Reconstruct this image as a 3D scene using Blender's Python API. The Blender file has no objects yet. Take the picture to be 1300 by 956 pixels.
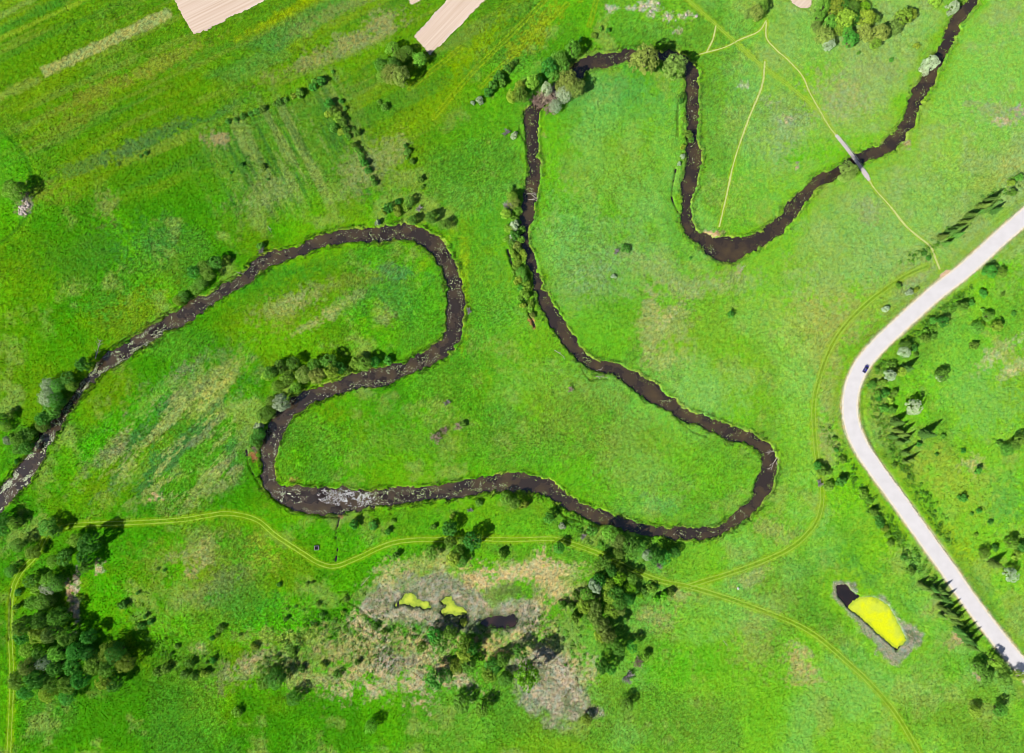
import bpy, math, random
import numpy as np
R = math.radians
rnd = random.Random(7)
C = bpy.context.scene.collection
sc = bpy.context.scene

# ------------------------------------------------------------------ camera, sky, sun, exposure
S = 0.4                       # metres per photo pixel on the ground
CAMZ = 346.7
cam_d = bpy.data.cameras.new('camera'); cam = bpy.data.objects.new('camera', cam_d); C.objects.link(cam)
cam_d.sensor_width = 36; cam_d.lens = 24; cam_d.clip_start = 1; cam_d.clip_end = 20000
cam.location = (0, 0, CAMZ); cam.rotation_euler = (0, 0, 0)
sc.camera = cam
SUN_EL, SH_AZ = 43.0, 37.0    # sun height; direction shadows fall (degrees above photo-right)
sx, sy, sz = -math.cos(R(SH_AZ))*math.cos(R(SUN_EL)), -math.sin(R(SH_AZ))*math.cos(R(SUN_EL)), math.sin(R(SUN_EL))
w = bpy.data.worlds.new('World'); sc.world = w; w.use_nodes = True
nt = w.node_tree; bg = nt.nodes['Background']; bg.inputs[1].default_value = 0.06
sky = nt.nodes.new('ShaderNodeTexSky'); sky.sky_type = 'NISHITA'; sky.sun_disc = False
sky.ozone_density = 4.0; sky.sun_elevation = R(SUN_EL); sky.sun_rotation = math.atan2(sx, sy) % (2*math.pi)
nt.links.new(sky.outputs[0], bg.inputs[0])
sl = bpy.data.lights.new('sun', 'SUN'); so = bpy.data.objects.new('sun', sl); C.objects.link(so)
sl.energy = 5.0; sl.angle = R(0.5); sl.color = (1.0, 0.955, 0.89)
from mathutils import Vector
so.rotation_euler = Vector((sx, sy, sz)).to_track_quat('Z', 'Y').to_euler()
so.location = (sx*500, sy*500, sz*500)
sc.view_settings.view_transform = 'Standard'; sc.view_settings.look = 'None'
sc.view_settings.gamma = 1.0; sc.view_settings.use_curve_mapping = False
EXPOSURE = 1.40
sc.view_settings.exposure = EXPOSURE
sc.cycles.filter_width = 0.9
K = 3.1                       # what a sunlit white surface reaches; albedo = linear colour seen / K

# ------------------------------------------------------------------ small helpers
def lin(c):
    c = np.asarray(c, float)/255.0
    return np.where(c <= .04045, c/12.92, ((c+.055)/1.055)**2.4)
def alb(*c): return lin(c)/K
def W(px, py): return ((px-650)*S, (478-py)*S)
def tag(o, label=None, cat=None, group=None, kind=None):
    if label: o['label'] = label
    if cat: o['category'] = cat
    if group: o['group'] = group
    if kind: o['kind'] = kind
    return o
def link(o, parent=None):
    C.objects.link(o)
    if parent: o.parent = parent
    return o
def mesh_obj(name, V, F, mat, parent=None, col=None, smooth=False, mesh_only=False):
    """V (n,3); F list of faces or (m,k) array"""
    me = bpy.data.meshes.new(name)
    V = np.asarray(V, np.float32)
    if isinstance(F, np.ndarray):
        k = F.shape[1]; m = F.shape[0]
        me.vertices.add(len(V)); me.vertices.foreach_set('co', V.ravel())
        me.loops.add(m*k); me.loops.foreach_set('vertex_index', F.astype(np.int32).ravel())
        me.polygons.add(m); me.polygons.foreach_set('loop_start', np.arange(m, dtype=np.int32)*k)
        me.polygons.foreach_set('loop_total', np.full(m, k, np.int32))
        me.update(calc_edges=True)
    else:
        me.from_pydata([tuple(map(float, v)) for v in V], [], [tuple(int(i) for i in f) for f in F]); me.update()
    if col is not None:
        a = me.color_attributes.new('tint', 'FLOAT_COLOR', 'POINT')
        c4 = np.ones((len(V), 4), np.float32); c4[:, :3] = col
        a.data.foreach_set('color', c4.ravel())
    if smooth: me.polygons.foreach_set('use_smooth', np.ones(len(me.polygons), bool))
    if mat: me.materials.append(mat)
    if mesh_only: return me
    return link(bpy.data.objects.new(name, me), parent)
def empty(name, loc, rz=0):
    o = bpy.data.objects.new(name, None); C.objects.link(o); o.location = loc; o.rotation_euler = (0, 0, rz)
    o.empty_display_size = .5
    return o
class MB:
    def __init__(s): s.V = []; s.F = []
    def add(s, V, F):
        b = len(s.V); s.V += [tuple(v) for v in V]; s.F += [tuple(i+b for i in f) for f in F]
    def box(s, c, d, rz=0.0, taper=1.0):
        cx, cy, cz = c; dx, dy, dz = d[0]/2, d[1]/2, d[2]/2; V = []
        for z, t in ((-dz, 1), (dz, taper)):
            for x, y in ((-dx, -dy), (dx, -dy), (dx, dy), (-dx, dy)):
                x *= t; y *= t
                V.append((cx+x*math.cos(rz)-y*math.sin(rz), cy+x*math.sin(rz)+y*math.cos(rz), cz+z))
        s.add(V, [(3,2,1,0),(4,5,6,7),(0,1,5,4),(1,2,6,5),(2,3,7,6),(3,0,4,7)])
    def tube(s, pts, rad, n=6):
        pts = [Vector(p) for p in pts]; rings = []
        for i, p in enumerate(pts):
            d = (pts[min(i+1, len(pts)-1)]-pts[max(i-1, 0)]).normalized()
            a = d.cross(Vector((0.3, 0.2, 1)) if abs(d.z) < .9 else Vector((1, 0, 0))).normalized(); b = d.cross(a)
            rings.append([p+(a*math.cos(t)+b*math.sin(t))*rad[i] for t in [2*math.pi*k/n for k in range(n)]])
        V = [v for r in rings for v in r]; F = []
        for i in range(len(pts)-1):
            for k in range(n):
                F.append((i*n+k, i*n+(k+1) % n, (i+1)*n+(k+1) % n, (i+1)*n+k))
        F.append(tuple(range(n))[::-1]); F.append(tuple((len(pts)-1)*n+k for k in range(n)))
        s.add(V, F)
    def cyl_x(s, c, r, h, n=18):        # wheel: axis along y
        V = []; F = []
        for sgn in (-1, 1):
            for k in range(n):
                t = 2*math.pi*k/n; V.append((c[0]+r*math.cos(t), c[1]+sgn*h/2, c[2]+r*math.sin(t)))
        for k in range(n): F.append((k, (k+1) % n, n+(k+1) % n, n+k))
        F.append(tuple(range(n))); F.append(tuple(range(n, 2*n))[::-1]); s.add(V, F)
    def build(s, name, mat, parent=None, smooth=False):
        return mesh_obj(name, s.V, s.F, mat, parent, smooth=smooth)

# noise -------------------------------------------------------------
_lat = {}
def vnoise(x, y, seed):
    if seed not in _lat: _lat[seed] = np.random.default_rng(seed).random((256, 256)).astype(np.float32)
    L = _lat[seed]
    xi = np.floor(x).astype(np.int64); yi = np.floor(y).astype(np.int64)
    fx = (x-xi).astype(np.float32); fy = (y-yi).astype(np.float32)
    fx = fx*fx*(3-2*fx); fy = fy*fy*(3-2*fy)
    x0 = xi & 255; x1 = (xi+1) & 255; y0 = yi & 255; y1 = (yi+1) & 255
    return (L[y0, x0]*(1-fx)+L[y0, x1]*fx)*(1-fy)+(L[y1, x0]*(1-fx)+L[y1, x1]*fx)*fy
def fbm(x, y, scale, octv=4, seed=1, ang=0.0, stretch=1.0, gain=.5):
    a = R(ang); u = (x*math.cos(a)+y*math.sin(a))/stretch; v = -x*math.sin(a)+y*math.cos(a)
    t = 0; amp = 1; tot = 0
    for o in range(octv):
        f = 2**o/scale; t = t+amp*vnoise(u*f+o*17.3, v*f+o*9.1, seed*10+o); tot += amp; amp *= gain
    return t/tot                        # about 0..1, mean .5
def sstep(a, b, x):
    t = np.clip((x-a)/(b-a), 0, 1); return t*t*(3-2*t)

# ------------------------------------------------------------------ traced courses (photo pixels, ground plane)
RIVER = [(1320,-150,14),(1275,-70,13),(1250,-25,13),(1236,0,12),(1222,17,13),(1214,27,15),(1204,50,14),(1196,68,14),(1188,85,13),(1178,102,17),(1168,118,14),(1160,135,12),(1155,150,15),(1148,164,14),(1139,176,16),(1124,187,15),(1108,193,14),(1089,202,12),(1076,212,10),(1062,220,9),(1047,226,11),(1033,235,13),(1020,250,13),(1007,265,15),(997,279,16),(985,291,16),(970,301,16),(955,308,20),(940,313,26),(924,317,33),(908,314,28),(893,305,18),(880,298,11),(875,286,11),(871,274,11),(871,257,11),(874,240,14),(879,222,16),(881,205,17),(880,188,15),(878,172,11),(879,150,12),(880,125,13),(879,105,13),(878,90,13),(868,77,11),(845,70,11),(820,69,11),(797,70,11),(785,73,13),(770,76,15),(757,76,14),(745,80,12),(735,87,15),(727,97,14),(716,109,10),(702,119,9),(688,127,10),(678,137,11),(672,150,14),(674,165,14),(676,182,13),(677,200,12),(679,217,11),(676,232,12),(674,248,14),(671,265,15),(668,280,13),(665,295,9),(667,308,7),(671,320,8),(676,337,7),(681,355,8),(687,373,9),(697,393,13),(709,412,14),(722,430,14),(731,445,14),(741,456,13),(756,464,12),(775,467,10),(792,473,12),(809,485,18),(827,497,20),(845,511,15),(861,521,13),(875,529,10),(891,534,10),(910,542,13),(928,550,13),(947,555,13),(963,562,12),(974,573,14),(978,590,18),(973,612,18),(964,630,13),(956,641,11),(944,653,14),(927,667,13),(910,675,12),(888,678,12),(865,677,12),(840,676,12),(815,671,13),(795,666,14),(775,660,14),(755,654,12),(740,647,12),(725,639,13),(708,628,14),(690,618,18),(668,613,21),(650,612,21),(625,614,18),(600,618,17),(575,622,18),(550,626,19),(525,629,19),(500,631,18),(475,632,18),(455,634,22),(428,637,33),(400,636,33),(376,633,29),(356,627,21),(343,616,18),(340,600,17),(341,580,17),(344,560,18),(350,543,18),(361,528,16),(375,515,15),(390,506,15),(410,499,16),(430,491,17),(450,484,18),(470,480,21),(490,477,19),(508,471,17),(525,464,17),(542,454,16),(557,445,16),(569,434,17),(576,421,18),(578,405,19),(578,385,18),(575,358,17),(569,339,16),(558,319,18),(543,304,19),(525,296,18),(503,295,18),(480,297,16),(455,299,14),(435,300,14),(415,304,12),(395,311,11),(375,319,10),(357,324,12),(340,330,14),(328,337,15),(316,348,15),(300,360,14),(280,371,15),(260,383,16),(240,396,17),(220,408,16),(200,419,16),(180,431,16),(160,444,14),(140,456,14),(125,469,12),(111,484,11),(98,500,10),(85,518,11),(72,536,13),(58,556,16),(45,578,18),(31,600,19),(15,621,21),(0,634,22),(-25,655,22),(-70,690,20),(-140,750,20)]
ROAD = [(1500,120),(1400,196),(1330,250),(1300,276),(1270,302),(1245,325),(1220,347),(1190,370),(1165,392),(1140,415),(1115,439),(1095,463),(1083,489),(1079,515),(1082,540),(1092,565),(1108,590),(1126,615),(1143,638),(1157,658),(1170,676),(1187,700),(1205,725),(1222,750),(1240,775),(1259,800),(1279,825),(1300,850),(1340,900),(1420,1000),(1560,1180)]
TRACKS = [
 [(90,667),(125,665),(160,664),(230,660),(262,655),(290,652),(325,660),(350,680),(385,703),(405,715),(425,719),(450,710),(490,692),(520,686),(560,685),(605,684),(650,685),(700,684),(725,690),(760,703),(800,722),(840,738),(875,745),(925,760),(975,778),(1010,792),(1040,810),(1075,840),(1105,868),(1140,910),(1180,980)],
 [(90,667),(62,676),(45,705),(25,728),(15,755),(13,800),(15,868),(10,990)],
 [(875,744),(900,736),(920,730),(960,716),(1000,698),(1025,678),(1040,655),(1044,620),(1036,570),(1033,515),(1040,480),(1055,440),(1077,408),(1110,377),(1150,350),(1176,338)],
]
FAINT = [[(700,-12),(687,5),(650,42),(600,92),(550,150)],[(720,5),(660,62),(610,110)],[(758,-5),(752,20),(748,32)],[(585,60),(520,112)]]
PATHS = [
 ([(868,-5),(905,28),(935,55),(968,84),(1000,108),(1042,143),(1050,155)], 3.4),
 ([(973,28),(973,48),(985,63),(1000,76),(1018,96),(1028,118),(1042,143),(1052,160),(1062,173)], 2.2),
 ([(971,78),(967,110),(950,152),(932,205),(922,250),(913,288)], 2.2),
 ([(973,26),(963,40),(940,50),(920,60),(888,69)], 1.6),
 ([(909,32),(905,50),(897,66)], 2.0),
 ([(1103,229),(1112,242),(1130,262),(1148,285),(1165,300),(1181,313),(1188,330),(1193,342)], 2.6),
]
DITCH = [([(431,657),(428,668),(426,680),(428,695),(426,713)], 2.2, .9),
 ([(645,318),(650,335),(659,350),(662,370),(668,385),(673,400),(679,414)], 2.6, 1.0),
 ([(659,158),(662,172),(668,185),(671,215),(675,235)], 2.2, .9),
 ([(862,120),(861,145),(861,172)], 2.4, .7), ([(858,215),(853,245),(857,262),(866,275)], 2.8, .9),
 ([(735,458),(742,474),(750,482),(762,480),(772,481)], 1.6, .5),
 ([(860,530),(870,541),(882,549),(898,554)], 1.4, .5),
 ([(312,572),(316,592),(328,614),(346,634),(370,646),(400,654),(430,657)], 2.4, .8),
 ([(1096,500),(1098,535),(1112,572),(1132,605),(1152,632),(1182,678),(1212,716)], 5, .35),
 ([(13,748),(12,775),(11,812)], 3.0, .8), ([(429,752),(441,752),(441,764),(455,772),(470,785)], 2.4, .8),
 ([(705,640),(716,655),(732,660),(742,664)], 2.4, .8),
 ([(965,548),(957,560),(950,557)], 1.5, .5)]
def z8(o, f, L): return [(o[0]+x/f, o[1]+y/f) for x, y in L]
POND_RING = z8((1050,730),7.97,[(60,190),(90,80),(150,65),(280,110),(340,200),(520,210),(640,290),(760,450),(900,530),(975,600),(970,680),(860,770),(770,880),(700,920),(600,840),(440,640),(300,500),(130,320)])
POND = z8((1050,730),7.97,[(115,120),(190,105),(260,180),(340,235),(500,245),(600,305),(690,450),(740,560),(800,660),(720,765),(640,690),(520,590),(400,470),(270,370),(200,310),(130,200)])
POND_ALGAE = z8((1050,730),7.97,[(290,255),(340,220),(500,235),(610,300),(700,450),(750,560),(815,660),(720,780),(640,700),(510,600),(390,480),(260,390),(210,330),(250,300)])
POOL = z8((450,700),5.2,[(835,478),(870,450),(910,432),(1000,436),(1050,418),(1072,450),(1060,490),(1000,505),(930,500),(870,492)])
SWAMP_A = z8((450,700),5.2,[(275,358),(330,268),(375,275),(410,320),(490,340),(505,375),(430,378),(330,362)])
SWAMP_B = z8((450,700),5.2,[(565,325),(640,300),(668,350),(745,400),(725,430),(640,415),(590,438),(565,400),(598,360)])
SWAMP_C = z8((450,700),5.2,[(705,455),(730,445),(745,470),(720,485),(705,475)])
FIELD1 = [(196,-60),(222,0),(247,44),(325,6),(338,-1),(440,-60)]
FIELD2 = [(640,-70),(569,0),(527,46),(546,68),(560,56),(614,0),(684,-70)]
FIELD3 = [(505,-30),(519,0),(522,6),(532,0),(560,-30)]
FIELD4 = [(990,-30),(1003,0),(1010,7),(1020,11),(1027,8),(1031,-2),(1040,-30)]

def spline(P, step=1.0):
    P = np.array(P, float); out = []
    Q = np.vstack([2*P[0]-P[1], P, 2*P[-1]-P[-2]])
    for i in range(1, len(Q)-2):
        n = max(2, int(np.hypot(*(Q[i+1][:2]-Q[i][:2]))/step))
        for t in np.linspace(0, 1, n, endpoint=False):
            a, b, c, d = Q[i-1], Q[i], Q[i+1], Q[i+2]
            out.append(.5*((2*b)+(c-a)*t+(2*a-5*b+4*c-d)*t*t+(3*b-3*c+d-a)*t**3))
    out.append(P[-1]); return np.array(out)
def to_w(P):
    P = np.array(P, float).copy(); P[:, 0] = (P[:, 0]-650)*S; P[:, 1] = (478-P[:, 1])*S
    if P.shape[1] > 2: P[:, 2] *= S
    return P

# ------------------------------------------------------------------ the ground grid
def axis(lo, hi, step, far=5000):
    a = list(np.arange(lo, hi+step/2, step)); s = step
    up = []; v = hi; dn = []; u = lo
    while v < far: s *= 1.22; v += s; up.append(v)
    s = step
    while u > -far: s *= 1.22; u -= s; dn.append(u)
    return np.array(dn[::-1]+a+up)
GX = axis(-276, 276, .5); GY = axis(-208, 208, .5)
NX, NY = len(GX), len(GY)
X, Y = np.meshgrid(GX, GY); X = X.astype(np.float64)
PX = X/S+650; PY = 478-Y/S
def near_poly(P, reach):
    """distance (minus half width if present) to a dense polyline; only grid points within reach are touched"""
    D = np.full(X.shape, 999., np.float32)
    for q in P:
        hw = q[2]/2 if len(q) > 2 else 0
        r = reach+hw
        i0, i1 = np.searchsorted(GX, [q[0]-r, q[0]+r]); j0, j1 = np.searchsorted(GY, [q[1]-r, q[1]+r])
        if i0 == i1 or j0 == j1: continue
        d = np.hypot(GX[i0:i1][None]-q[0], GY[j0:j1][:, None]-q[1])-hw
        D[j0:j1, i0:i1] = np.minimum(D[j0:j1, i0:i1], d)
    return D
def poly_sd(poly, reach=30):
    P = to_w(poly); D = np.full(X.shape, 999., np.float32)
    i0, i1 = np.searchsorted(GX, [P[:, 0].min()-reach, P[:, 0].max()+reach]); j0, j1 = np.searchsorted(GY, [P[:, 1].min()-reach, P[:, 1].max()+reach])
    x = X[j0:j1, i0:i1]; y = Y[j0:j1, i0:i1]; ins = np.zeros(x.shape, bool); dm = np.full(x.shape, 1e9)
    n = len(P)
    for k in range(n):
        x0, y0 = P[k]; x1, y1 = P[(k+1) % n]
        c = ((y0 > y) != (y1 > y)) & (x < (x1-x0)*(y-y0)/((y1-y0) if y1 != y0 else 1e-9)+x0); ins ^= c
        t = np.clip(((x-x0)*(x1-x0)+(y-y0)*(y1-y0))/((x1-x0)**2+(y1-y0)**2), 0, 1)
        dm = np.minimum(dm, np.hypot(x-x0-t*(x1-x0), y-y0-t*(y1-y0)))
    D[j0:j1, i0:i1] = np.where(ins, -dm, dm); return D

edge = (fbm(X, Y, 3.2, 3, 31, gain=.75)-.5)*4.6+(fbm(X, Y, 11, 2, 32)-.5)*2.2
riv = to_w(spline(RIVER, 1.0)); riv[:, 2] *= .94; DR = near_poly(riv, 26)+edge*.85
road_c = to_w(spline(ROAD, 1.2)); DROAD = near_poly(road_c, 26)
DTR = np.full(X.shape, 999., np.float32); track_w = []
for t in TRACKS:
    p = to_w(spline(t, 1.5)); track_w.append(p); DTR = np.minimum(DTR, near_poly(p, 7))
DPA = np.full(X.shape, 999., np.float32); path_w = []
for t, wd in PATHS:
    p = to_w(spline(t, 1.5)); path_w.append((p, wd*S)); DPA = np.minimum(DPA, near_poly(p, 6)-wd*S/2)
DFA = np.full(X.shape, 999., np.float32)
for t in FAINT: DFA = np.minimum(DFA, near_poly(to_w(spline(t, 1.5)), 6))
DP = poly_sd(POND)+edge*.4; DPR = poly_sd(POND_RING)+edge*.6+(fbm(X, Y, 7, 4, 34, gain=.6)-.5)*7
DPO = poly_sd(POOL)+edge*.35
DSA = np.minimum(np.minimum(poly_sd(SWAMP_A), poly_sd(SWAMP_B)), poly_sd(SWAMP_C))+edge*.8
DF = np.minimum(np.minimum(poly_sd(FIELD1, 12), poly_sd(FIELD2, 12)), np.minimum(poly_sd(FIELD3, 12), poly_sd(FIELD4, 12)))

inner = sstep(330, 280, np.abs(X))*sstep(260, 212, np.abs(Y))
Z = (fbm(X, Y, 70, 3, 5)-.5)*1.2*inner+(fbm(X, Y, 600, 3, 6)-.5)*60*sstep(600, 2500, np.hypot(X, Y))
rel = (fbm(X, Y, 1.1, 2, 8)-.5)*.36+(np.random.default_rng(5).random(X.shape)-.5)*.26+(fbm(X, Y, 5, 3, 9)-.5)*.5
calm = sstep(0.2, 3.5, DTR)*sstep(0, 2.5, DPA)*sstep(4.2, 8, DROAD)*sstep(.2, 2.0, DF)
Z = Z+rel*calm*inner
Z = Z*sstep(3.5, 14, DROAD)-0.0                       # level bed for the road
WATER = -0.75
def carve(Z, D, depth, slope):                        # D<0 inside the bed
    k = sstep(-.15, slope, D); return Z*np.minimum(1, .25+.75*k)*k+(-depth)*(1-k)
tor = sstep(0, 18, DR); Z = Z*(.3+.7*tor)
Z = Z+.22*np.exp(-((DR-1.3)/.8)**2)*fbm(X, Y, 2.5, 2, 44)*1.6    # tussocky lip of the bank
Z = carve(Z, DR, 1.7, 1.15)
DITCH = [(a_, b_*.75 if b_ < 4 else b_, c_) for a_, b_, c_ in DITCH]
for t, wd, dep in DITCH:
    d = near_poly(to_w(spline(t, 1.5)), 6)+edge*.3; k = sstep(0, wd*S*.5+.5, d); Z = Z*k-dep*(1-k)
PONDZ = -.75
kk = sstep(0, 10, np.minimum(DP, np.minimum(DPO, DSA))); Z = Z*(.2+.8*kk)
Z = carve(Z, DP, 1.6, 1.0); Z = carve(Z, DPO, 1.5, 1.0); Z = carve(Z, DSA, 1.5, .9)
def gz(x, y):
    i = min(max(int(np.searchsorted(GX, x))-1, 0), NX-2); j = min(max(int(np.searchsorted(GY, y))-1, 0), NY-2)
    u = (x-GX[i])/(GX[i+1]-GX[i]); v = (y-GY[j])/(GY[j+1]-GY[j])
    return float((Z[j, i]*(1-u)+Z[j, i+1]*u)*(1-v)+(Z[j+1, i]*(1-u)+Z[j+1, i+1]*u)*v)
def gzv(x, y):
    i = np.clip(np.searchsorted(GX, x)-1, 0, NX-2); j = np.clip(np.searchsorted(GY, y)-1, 0, NY-2)
    u = (x-GX[i])/(GX[i+1]-GX[i]); v = (y-GY[j])/(GY[j+1]-GY[j])
    return (Z[j, i]*(1-u)+Z[j, i+1]*u)*(1-v)+(Z[j+1, i]*(1-u)+Z[j+1, i+1]*u)*v
def near(A, x, y):
    i = np.clip(np.round(np.searchsorted(GX, x)), 0, NX-1).astype(int); j = np.clip(np.searchsorted(GY, y), 0, NY-1).astype(int)
    return A[j, i]

# ------------------------------------------------------------------ what grows or lies on each spot of ground
n1 = fbm(X, Y, 55, 5, 11); n2 = fbm(X, Y, 22, 5, 12); n3 = fbm(X, Y, 7, 4, 13); n4 = fbm(X, Y, 1.6, 2, 14); n5 = fbm(X, Y, 34, 5, 15)
n6 = fbm(X, Y, .9, 2, 16)
def mixc(C0, c, m):
    m = np.clip(m, 0, 1)[..., None]; return C0*(1-m)+lin(c)*m
lr = sstep(350, 1150, PX+ (n1-.5)*500)[..., None]
G = lin((58,156,10))*(1-lr)+lin((112,204,44))*lr
G = mixc(G, (104,164,10), sstep(.50, .66, n1)*.6*(1-lr[..., 0]*.5))
G = mixc(G, (92,200,6), sstep(.48, .66, n2)*.42)
G = mixc(G, (72,150,42), sstep(.50, .66, n5)*.5)
G = mixc(G, (112,200,84), sstep(.52, .68, fbm(X, Y, 30, 5, 17))*.6*lr[..., 0])
G = mixc(G, (150,180,84), sstep(.56, .72, fbm(X, Y, 16, 6, 18, gain=.65))*.5)
def blob(cx, cy, rx, ry, ang, c, s, rough=.9, seed=0, th=.0):
    """a patch with a ragged, noise-eaten edge; angle in degrees, positive rises to the right in the photo"""
    global G
    r = max(rx, ry)*1.6+6
    i0, i1 = np.searchsorted(GX, [(cx-r-650)*S, (cx+r-650)*S]); j0, j1 = np.searchsorted(GY, [(478-cy-r)*S, (478-cy+r)*S])
    if i1 <= i0 or j1 <= j0: return
    sl_ = (slice(j0, j1), slice(i0, i1)); dx = PX[sl_]-cx; dy = -(PY[sl_]-cy); a = R(ang)
    u = (dx*math.cos(a)+dy*math.sin(a))/rx; v = (-dx*math.sin(a)+dy*math.cos(a))/ry
    q = np.sqrt(u*u+v*v)
    sm = min(1, 10/max(rx, ry)); nn = (n3[sl_]-.5)*2.0+(n4[sl_]-.5)*(1.6+1.2*sm)+(n2[sl_]-.5)*1.6*(1-sm)+(n6[sl_]-.5)*1.1
    m = sstep(1.35, .35, q+nn*max(rough, .8))*s*(1-th+th*sstep(.35, .65, n6[sl_]))*1.0; m = np.clip(m*1.3, 0, .95)
    G[sl_] = G[sl_]*(1-m[..., None])+lin(c)*m[..., None]
def band(poly, c, s, soft=1.2, rough=1.0):
    global G
    d = poly_sd(poly, 10)+edge*rough; m = sstep(soft, -soft, d)*s
    G = mixc(G, c, m)
DRY = (186,186,112); TAN = (206,190,140); OLV = (112,158,8); TEAL = (48,140,52); LIME = (112,208,4); MINT = (118,204,96); YEL = (176,188,0)
ur = sstep(940, 1120, PX+(n2-.5)*260)*sstep(430, 300, PY+(n2-.5)*160)*sstep(1.5, 16, DR+(n3-.5)*14)
G = mixc(G, (148,190,104), ur*(.35+.5*sstep(.38, .58, n3*.5+n2*.5)))
G = mixc(G, (120,196,100), sstep(1000, 700, PX)*sstep(640, 720, PX)*sstep(60, 100, PY)*sstep(460, 300, PY)*sstep(.42, .60, n2)*.45)
# striped hay fields of the north-west, rising to the right
nw = sstep(640, 540, PX+(PY-120)*.6)*sstep(290, 235, PY+PX*.10)
jx = (n3-.5)*.10+(n6-.5)*.10; st = fbm(X, Y, 5.5, 3, 51, ang=26, stretch=12)+jx; st2 = fbm(X, Y, 11, 3, 52, ang=27, stretch=8)+jx; st3 = fbm(X, Y, 3.2, 3, 53, ang=25, stretch=12)
G = mixc(G, (78,154,12), nw*.7)
G = mixc(G, (100,162,6), nw*sstep(.44, .68, st2)*.3)
G = mixc(G, (60,146,40), nw*sstep(.50, .68, st)*.4)
G = mixc(G, (150,166,70), nw*sstep(.58, .72, st3)*.25)
G = mixc(G, (130,176,20), nw*sstep(.58, .72, fbm(X, Y, 8, 3, 54, ang=28, stretch=9))*.3)
band([(0,150),(0,100),(205,0),(222,12),(57,92)], (72,150,14), .35, 3)
band([(51,86),(212,9),(221,22),(57,98)], (182,184,110), .85, .8, .5)
band([(-30,140),(-30,128),(48,96),(54,104)], (150,172,70), .6, 1.2)
band([(-20,25),(50,-12),(70,-12),(-20,35)], (150,190,80), .6, .8, .4)
band([(-20,12),(10,-5),(40,-5),(-20,24)], (128,186,34), .6, .8, .4)
band([(-10,50),(106,-2),(112,0),(-10,56)], (150,192,50), .6, .7, .4)
band([(-10,34),(70,-2),(96,-2),(-10,46)], (56,154,44), .45, 1)
band([(300,52),(318,38),(385,-2),(412,-2),(340,36)], (176,190,4), .55, 2.5)
band([(300,60),(340,38),(415,-2),(470,-2),(350,62)], (66,152,64), .45, 2.5)
band([(262,96),(300,80),(360,50),(370,70),(300,104)], (72,158,64), .4, 3)
blob(452,48,75,15,27,(160,164,100),.75,.7); blob(395,75,60,8,24,(150,160,84),.5); blob(420,20,45,9,27,(140,160,80),.5)
blob(120,118,50,9,24,(140,150,50),.6); blob(210,78,55,9,25,(150,160,60),.5); blob(95,150,40,8,24,(120,146,40),.5)
blob(190,178,60,9,25,(64,130,60),.5); blob(120,205,60,8,20,(76,134,66),.4); blob(270,150,60,6,26,(60,130,60),.45)
band([(150,205),(290,143),(420,88),(430,94),(300,152),(150,212)], (132,170,50), .5, 1.0)
blob(400,100,160,9,24,(86,172,0),.55,.4); blob(600,60,60,14,45,(120,178,0),.55); blob(560,120,60,12,45,(110,176,4),.5); blob(690,30,50,14,45,(160,178,30),.45)
# narrow strips of an old meadow, falling steeply to the right
old = sstep(14, -10, poly_sd([(268,172),(330,142),(420,104),(452,176),(480,236),(420,246),(330,262),(290,262)])+edge*3)
sp = fbm(X, Y, 4.2, 3, 61, ang=-63, stretch=14); spn = fbm(X, Y, 1.6, 2, 62, ang=-63, stretch=16)
G = mixc(G, (74,156,40), old*.55); G = mixc(G, (158,172,96), old*sstep(.48, .62, sp+(n3-.5)*.2+(n6-.5)*.2)*.5); G = mixc(G, (48,120,46), old*sstep(.60, .70, spn)*.6)
blob(345,245,45,18,20,(150,170,100),.5,.9,th=.6); blob(470,210,22,40,-60,(162,166,104),.6,th=.5)
blob(280,175,14,10,0,(180,160,120),.6)
# bright round meadow on the left edge with its mown rim
dl = np.hypot(PX+38, PY-238); G = mixc(G, (66,190,4), sstep(88, 72, dl+(n3-.5)*8)*.5); G = mixc(G, (40,120,20), np.exp(-((dl-79)/2.2)**2)*.65); G = mixc(G, (110,190,20), np.exp(-((dl-86)/2)**2)*.4)
for p in ((50,360,70,40,30,(90,162,6),.6),(110,330,60,30,20,(54,140,40),.5),(180,310,50,26,0,(60,146,60),.4),(135,262,14,16,0,(170,168,100),.45),
          (60,245,40,14,0,(150,150,60),.4),(170,400,60,25,20,(116,162,10),.5),(60,430,60,30,0,(70,172,4),.5),(100,300,50,60,0,(64,150,10),.4)): blob(*p, th=.3)
# left river meadow: dry and bluish strips rising to the right
lm = sstep(6, -16, poly_sd([(140,520),(300,440),(330,470),(310,520),(305,600),(280,640),(120,650),(90,640)])+edge*5)
q1 = fbm(X, Y, 8, 5, 71, ang=43, stretch=4, gain=.7)+(n6-.5)*.15; q2 = fbm(X, Y, 6, 5, 72, ang=45, stretch=4, gain=.75)+(n6-.5)*.2
G = mixc(G, (60,134,62), lm*sstep(.48, .58, q1)*.75); G = mixc(G, DRY, lm*sstep(.50, .62, q2)*.6); G = mixc(G, (150,140,110), lm*sstep(.58, .66, fbm(X, Y, 9, 5, 73, ang=45, stretch=4, gain=.7))*.5)
blob(270,490,52,16,45,(176,184,96),.6,th=.5); blob(232,472,30,10,40,(150,140,120),.5,th=.5); blob(196,632,8,6,0,(210,190,140),.8)
blob(170,600,80,14,45,(110,180,20),.4); blob(120,560,70,12,50,(60,180,6),.6); blob(180,520,70,12,40,(66,184,6),.5)
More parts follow.
